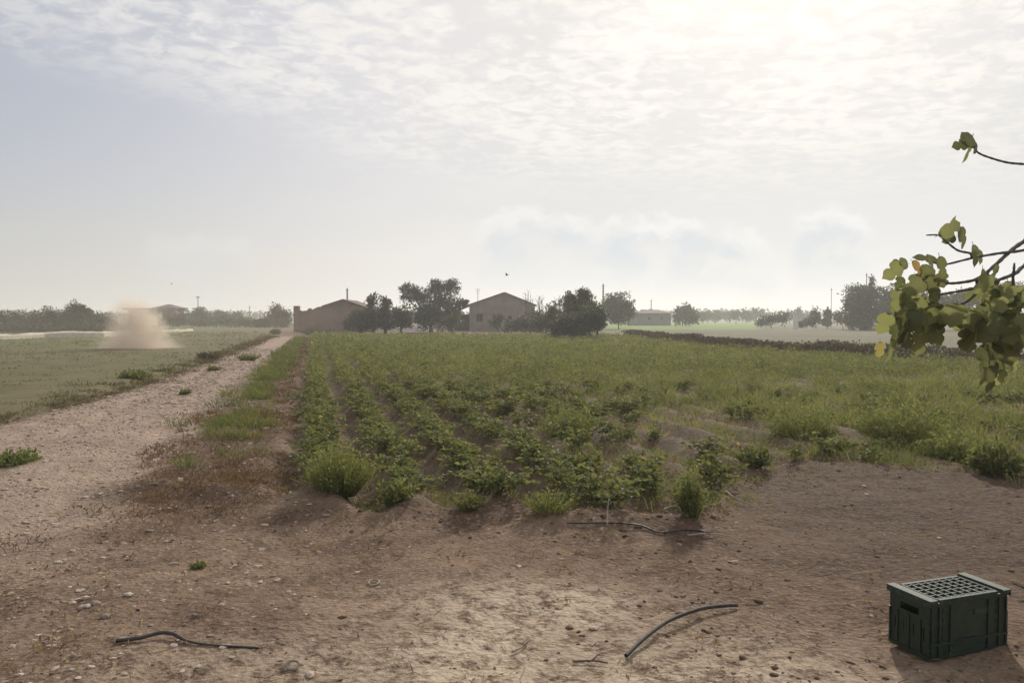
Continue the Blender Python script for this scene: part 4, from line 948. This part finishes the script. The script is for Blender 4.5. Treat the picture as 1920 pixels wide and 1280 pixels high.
cr.location = (cc.x, cc.y, zc_); cr.rotation_euler = (R(.6), R(-.4), ca)

# ------------------------------------------------------------------ pipes, twigs and litter on the earth
def px3(px, py, lift=.0):
    q = gp(px, py); return Vector((q.x, q.y, H(q.x, q.y)+lift))
def smooth(pts, n=24):
    pts = [Vector(p) for p in pts]; out = []; P_ = [pts[0]]+pts+[pts[-1]]
    for i in range(1, len(P_)-2):
        for k in range(n):
            t = k/n; a, b2, c, d = P_[i-1], P_[i], P_[i+1], P_[i+2]
            out.append(.5*((2*b2)+(c-a)*t+(2*a-5*b2+4*c-d)*t*t+(3*b2-a-3*c+d)*t**3))
    return out+[pts[-1]]
M['hose'] = solid('weathered_hose', (0.075, 0.070, 0.055), (0.042, 0.039, 0.032), 14, .7, .2, .25)
M['black'] = solid('black_plastic', (0.022, 0.02, 0.019), (0.05, 0.043, 0.038), 25, .45, .15, .5)
e = empty('pipe_piece', (0, 0, 0), 'grey green curved piece of pipe lying on the earth left of the crate', 'pipe'); e['_o'] = [0, 0, 0]
pts = smooth([px3(1174, 1226, .022), px3(1210, 1196, .035), (px3(1255, 1166, .045)), px3(1310, 1147, .035), px3(1350, 1138, .028), px3(1382, 1133, .02)], 8)
b = MB(); b.tube(pts, .0105, 10, False); b.build('body', M['hose'], e, True)
for a_, c_ in ((pts[0], pts[1]), (pts[-1], pts[-2])):
    b = MB(); b.tube([a_+(a_-c_).normalized()*-.003, a_+(a_-c_).normalized()*.0005], .0088, 10, True); b.build('end_shade', M['dark'], e)  # dark plugs paint the shade inside the hollow ends
pts = smooth([px3(218, 1217, .012), px3(262, 1213, .018), px3(300, 1207, .028), px3(325, 1207, .026), px3(352, 1214, .014), px3(400, 1219, .008), px3(485, 1221, .006)], 6)
b = MB(); n = len(pts); b.tube(pts, [.0095 if i < n*.62 else .0055 for i in range(n)], 8); tag(b.build('drip_pipe', M['black'], smooth=True), 'black kinked pipe piece lying on the stony earth at the bottom left', 'pipe')
pts = smooth([px3(1062, 993, .01), px3(1110, 996, .012), px3(1150, 998, .012), px3(1200, 1000, .015), px3(1238, 1007, .012), px3(1290, 1004, .012), px3(1335, 1003, .010)], 6)
b = MB(); b.tube(pts, .0065, 7); tag(b.build('drip_pipe', M['black'], smooth=True), 'thin black pipe along the near edge of the field', 'pipe')
pts = smooth([px3(1898, 1112, .06), px3(1912, 1113, .05), px3(1950, 1118, .02), px3(2000, 1130, .01)], 6)
b = MB(); b.tube(pts, .005, 6); tag(b.build('drip_pipe', M['black'], smooth=True), 'thin black tube end behind the crate at the right photo edge', 'pipe')
M['twig'] = solid('dry_twig', (0.40, 0.33, 0.25), (0.26, 0.2, 0.15), 20, .85, .3)
def twig(p, rad, label, mat='twig'):
    pts = smooth([px3(*q) for q in p], 5); b = MB(); n = len(pts); b.tube(pts, [rad*(1-.5*i/n) for i in range(n)], 6); d = pts[n//2]
    b.tube([d, d+Vector((.03, .02, .02)), d+Vector((.06, .05, .015))], [rad*.6, rad*.5, rad*.3], 5)
    return tag(b.build('twig', M[mat], smooth=True), label, 'twig')
twig([(1290, 1012, .02), (1320, 1009, .02), (1350, 1006, .015)], .009, 'pale dry stick at the end of the thin black field edge pipe')
twig([(1242, 974, .03), (1262, 968, .04), (1280, 975, .02)], .008, 'pale bent twig at the foot of the tall upright weed')
twig([(1362, 934, .05), (1378, 942, .03), (1405, 948, .02)], .009, 'pale forked twig right of the tall upright weed')
twig([(960, 1220, .012), (980, 1212, .012), (990, 1203, .012)], .006, 'thin pale twig on the earth left of the curved pipe')
twig([(1075, 1237, .012), (1110, 1233, .015), (1140, 1236, .012)], .006, 'dark thin twig in front of the curved pipe', 'wood')
twig([(1138, 1003, .02), (1140, 990, .09), (1142, 986, .11)], .004, 'short pale upright stalk standing beside the thin field edge pipe')
def ring(px, py, wpx, rad, label, tilt, knob=False, sq=.7):
    q = px3(px, py); k = q.y/F; Rr = wpx*k/2-rad; b = MB(); Mx = Matrix.Rotation(tilt, 3, 'X'); lift = Rr*sq*abs(math.sin(tilt))+rad*.8
    pts = [q+Mx @ Vector((math.cos(a)*Rr, math.sin(a)*Rr*sq, 0))+Vector((0, 0, lift)) for a in np.linspace(0, 2*math.pi, 25)]
    b.tube(pts, rad, 8, False)
    if knob: b.tube([pts[0], pts[0]+Vector((.02, 0, .002))], [rad*1.1, rad*.9], 8)
    return tag(b.build('plastic_ring', M['twig'], smooth=True), label, 'ring')
ring(701, 1091, 23, .006, 'small pale oval ring lying on the trampled earth', R(8), sq=1.2)
ring(549, 1256, 30, .007, 'pale ring with a knob propped on the earth at the bottom edge', R(42), True)
def scrap(px, py, wpx, label, lift=.03):
    q = px3(px, py, lift); k = q.y/F; s = wpx*k/2; b = MB(); r = np.random.default_rng(px)
    V = [(q.x+(i-2)*s*.5, q.y+(j-1)*s*.5, q.z+r.uniform(0, s*.7)) for i in range(5) for j in range(3)]
    Q = [(i*3+j, i*3+j+3, i*3+j+4, i*3+j+1) for i in range(4) for j in range(2)]; V2 = [(a, b2, c-.004) for a, b2, c in V]
    b.add(V+V2, Q=Q+[tuple(15+z for z in q_[::-1]) for q_ in Q]); return tag(b.build('plastic_scrap', M['white']), label, 'litter')
scrap(553, 780, 20, 'crumpled white plastic scrap on the verge beside the first crop row')
scrap(588, 648, 9, 'white plastic scrap at the far corner of the crop field', .1)
scrap(122, 654, 4, 'tiny white scrap in the left field left of the dust', .08)

# ------------------------------------------------------------------ birds
def bird(px, py, Y, span, label, bank):
    c = at(px, py, Y); b = MB(); V = []; e = empty('bird', tuple(c), label, 'bird')
    b.tube([(c.x-.5*span*.45, Y-.02, c.z-.01), (c.x-.12*span, Y, c.z), (c.x+.12*span, Y, c.z+.01), (c.x+.26*span, Y, c.z+.015), (c.x+.34*span, Y, c.z+.012)], [.01*span, .07*span, .085*span, .05*span, .012*span], 8); b.build('body', M['dark'], e, True)
    for s in (-1, 1):
        w_ = MB(); y1 = s*span*.5*math.cos(bank*s+.6); z1 = span*.5*math.sin(.6+bank*s)
        q = [(c.x+.14*span, Y, c.z+.03*span), (c.x-.10*span, Y, c.z+.03*span), (c.x-.16*span, Y+y1*.55, c.z+z1*.6), (c.x-.2*span, Y+y1, c.z+z1), (c.x+.02*span, Y+y1*.6, c.z+z1*.7)]
        w_.add(q+[(a, b2, z-.012*span) for a, b2, z in q], P=[[0, 1, 2, 3, 4], [9, 8, 7, 6, 5], [0, 5, 6, 1], [1, 6, 7, 2], [2, 7, 8, 3], [3, 8, 9, 4], [4, 9, 5, 0]]); w_.build('wing', M['dark'], e)
bird(950, 516, 38, .30, 'small dark bird flying above the farmhouse roof', .5)
bird(322, 532, 70, .28, 'tiny distant bird high above the red house', .2)

# ------------------------------------------------------------------ the fig tree reaching in from the right
fr = np.random.default_rng(23)
TB = Vector((6.1, 6.0, 0)); fig = empty('fig_tree', tuple(TB), 'fig tree whose leafy branches reach in at the right edge', 'tree')
outl = [(0, 0), (.20, -.07), (.42, .06), (.53, .28), (.46, .42), (.27, .47), (.40, .60), (.40, .74), (.28, .84), (.14, .90), (0, 1.0)]
def figleaf(mb, base, d, nrm, L, tint, curl=.25, wd=1.0):
    d = Vector(d).normalized(); nrm = Vector(nrm); s = d.cross(nrm)
    s = s.normalized() if s.length > 1e-4 else d.orthogonal().normalized()
    nn = s.cross(d); V = []; k = len(outl)
    for (a, b2) in outl:
        for sg in (0, 1, -1):
            x_ = a*sg*wd; zz = -curl*b2*b2+.30*abs(x_)-.5*x_*x_
            V.append(tuple(Vector(base)+(d*b2+s*x_+nn*zz)*L))
    Q = []
    for i in range(k-1):
        Q += [(3*i, 3*i+1, 3*i+4, 3*i+3), (3*i, 3*i+3, 3*i+5, 3*i+2)]
    mb.add(V, Q=Q, tint=np.clip(tint+np.tile([.14, -.04, -.04], k), 0, .88) if tint < .88 else tint)
    mb.tube([Vector(base)-d*L*.22+Vector((0, 0, L*.03)), Vector(base)-d*L*.1+Vector((0, 0, L*.02)), Vector(base)], L*.013, 4, False, tint)
tk = MB(); tk.tube([TB+Vector((0, 0, -.1)), TB+Vector((-.05, 0, .6)), TB+Vector((-.15, -.1, 1.3))], [.15, .12, .10], 10); tk.build('trunk', M['figbark'], fig, True)
brs = []
def branch(p, r0, r1, Y0, Y1, root=None):
    n = len(p); pts = [at(q[0], q[1], Y0+(Y1-Y0)*i/(n-1)) for i, q in enumerate(p)]
    if root is not None: pts = [Vector(root), Vector(root).lerp(at(p[0][0]+260, p[0][1]-10, Y0+.35), .75)]+pts
    pts = smooth(pts, 6); k = len(pts); rr = [(r0+(r1-r0)*i/(k-1))*(1+.14*math.sin(i*2.3)) for i in range(k)]
    b = MB(); b.tube(pts, rr, 7); b.build('branch', M['figbark'], fig, True); brs.append(pts); return pts
fork = TB+Vector((-.15, -.1, 1.28))
branch([(1985, 420), (1920, 453), (1893, 472), (1866, 497), (1834, 522), (1798, 530), (1774, 531)], .017, .007, 4.9, 4.4, fork)
branch([(1990, 452), (1920, 469), (1872, 475), (1822, 484), (1771, 496), (1750, 492)], .012, .005, 4.8, 4.5, fork)
branch([(1990, 462), (1920, 499), (1905, 512), (1872, 525), (1840, 537), (1798, 546), (1760, 552)], .015, .006, 4.7, 4.2, fork)
branch([(1822, 484), (1819, 475), (1795, 469), (1771, 450), (1759, 441), (1737, 441)], .008, .004, 4.55, 4.5)
branch([(1832, 524), (1828, 552), (1798, 573), (1748, 595)], .010, .005, 4.4, 4.3)
branch([(1899, 513), (1899, 546), (1893, 590), (1880, 640)], .009, .005, 4.5, 4.5)
branch([(1901, 512), (1902, 493)], .009, .005, 4.5, 4.5)
branch([(2010, 330), (1955, 312), (1920, 308), (1890, 305), (1860, 297), (1835, 287), (1824, 274)], .010, .005, 4.9, 4.6, fork+Vector((0, 0, .1)))
branch([(1872, 525), (1860, 560), (1845, 620), (1855, 680)], .010, .004, 4.5, 4.5)
lf = MB()
def hang(px, py, L, ang=0.0, Y=4.5, tint=None, wd=1.0, face=None):
    """a leaf whose stalk end is seen at (px, py), hanging at ang from straight down (positive to the right)"""
    base = at(px, py, Y); d = Vector((math.sin(ang), fr.uniform(-.35, .35), -math.cos(ang)))
    a = fr.uniform(-1.0, 1.0) if face is None else face
    nrm = Vector((math.sin(a), -math.cos(a), .35+fr.uniform(-.2, .3)))
    figleaf(lf, base, d, nrm, L, fr.uniform(.1, .85) if tint is None else tint, fr.uniform(.05, .4), wd)
k_ = 4.5/F
for px, py, Lp, ang, tn, wd, fc in [(1822, 262, 52, -.25, .8, .6, .9), (1806, 268, 34, 2.2, .05, 1.0, .2), (1812, 270, 30, -1.4, .05, .9, .3), (1824, 275, 36, -2.6, .1, .8, .4), (1826, 286, 28, 2.6, .5, .5, .9),
     (1764, 440, 62, 2.05, .8, .45, .9), (1768, 436, 44, 2.5, .75, .5, .9), (1798, 432, 46, .7, .3, .9, .2), (1790, 445, 26, -1.2, .1, .8, .3), (1825, 462, 42, .25, .35, .6, .4), (1836, 470, 30, .1, .3, .6, .5),
     (1755, 490, 48, -1.9, .5, .6, .6), (1762, 484, 44, .25, .4, .7, .4), (1742, 500, 40, -.5, .3, .9, .1), (1700, 495, 34, -1.6, .4, .8, .5), (1712, 492, 40, .8, .96, .6, .2), (1690, 520, 26, -.4, .1, .9, .2),
     (1688, 545, 44, -.2, .8, .9, .1), (1700, 565, 56, .2, .55, .9, .0), (1665, 590, 42, -.3, .9, .85, .1), (1720, 565, 60, .1, .85, .95, -.1), (1745, 572, 56, .3, .5, .9, -.4), (1680, 600, 58, .1, .1, .8, .4),
     (1650, 643, 34, .1, .93, .8, .1), (1672, 640, 52, .15, .75, .6, .5), (1728, 620, 56, -.1, .4, .8, .2), (1756, 610, 46, .3, .45, .7, .1), (1845, 575, 60, .0, .2, .9, .1), (1872, 580, 52, -.5, .85, .95, .1),
     (1890, 530, 48, .1, .8, .9, .3), (1905, 540, 50, .3, .6, .9, -.2), (1830, 600, 70, .05, .1, .9, .3), (1858, 615, 60, .1, .2, .85, .2), (1880, 630, 62, .2, .3, .8, -.3), (1900, 610, 60, .5, .2, .9, .2),
     (1848, 650, 64, .1, .05, .9, .1), (1872, 665, 50, .2, .1, .8, .2), (1856, 690, 56, .25, .1, .6, .3), (1875, 695, 36, .1, .9, .9, .0), (1900, 670, 34, .0, .88, .6, .1), (1912, 590, 44, .2, .85, .7, .2)]:
    hang(px, py, Lp*k_*.92, ang, 4.5+fr.uniform(-.25, .35), tn, wd, fc)
for cx, cy_, sx_, sy_, n in [(1728, 565, 42, 48, 38), (1716, 620, 38, 32, 16), (1862, 600, 36, 50, 42), (1872, 650, 26, 36, 10), (1905, 565, 18, 30, 12), (1790, 590, 34, 20, 10)]:
    for i in range(n):
        hang(cx+fr.normal()*sx_*.6, cy_+fr.normal()*sy_*.6-20, fr.uniform(24, 42)*k_, fr.normal()*.5, 4.5+fr.uniform(-.45, .6), fr.uniform(0, .88))
# the rest of the crown, off to the right
for i in range(6):
    a = fr.uniform(-.9, 1.9); tip = TB+Vector((math.cos(a)*1.7, math.sin(a)*1.6, fr.uniform(1.9, 3.0))); md = (fork+tip)/2+Vector((0, 0, .25))
    b = MB(); b.tube(smooth([fork, md, tip], 5), [.05-.035*j/10 for j in range(11)], 7); b.build('branch', M['figbark'], fig, True)
    for j in range(55):
        t = fr.uniform(.3, 1.05); q = fork.lerp(tip, t)+Vector((fr.normal()*.3, fr.normal()*.3, .2*math.sin(3*t)+fr.normal()*.25))
        if q.x < .66*q.y+.12: continue
        aa = fr.uniform(0, 6.28); figleaf(lf, q, (math.cos(aa)*.7, math.sin(aa)*.7, -.6), (math.cos(aa), math.sin(aa), .9), fr.uniform(.12, .2), fr.uniform(.1, .88))
lf.build('foliage', M['fig'], fig, True)

# ------------------------------------------------------------------ the hazy air
m, g = newmat('haze_air'); vol = g.n('ShaderNodeVolumePrincipled'); vol.inputs['Color'].default_value = (0.96, 0.96, 0.95, 1)
vol.inputs['Density'].default_value = 0.0011; vol.inputs['Anisotropy'].default_value = 0.38
o = g.n('ShaderNodeOutputMaterial'); g.put(o.inputs['Volume'], vol.outputs[0])
b = MB(); b.box((0, 600, 6.8), (3100, 1700, 16.4)); o = b.build('haze', m); tag(o, 'pale hazy air fading the far trees and houses', 'haze', kind='stuff')
gmin, gmax = GV.min(0), GV.max(0)
b_ = o.data.vertices
lo = (gmin[0]-20, gmin[1]-20, float(gmin[2])-1.0); hi = (gmax[0]+20, gmax[1]+20, 14.0)
for v_ in b_: v_.co = tuple(hi[i] if v_.co[i] > (0, 600, 6.8)[i] else lo[i] for i in range(3))
for o_ in bpy.data.objects:
    if '_o' in o_: del o_['_o']
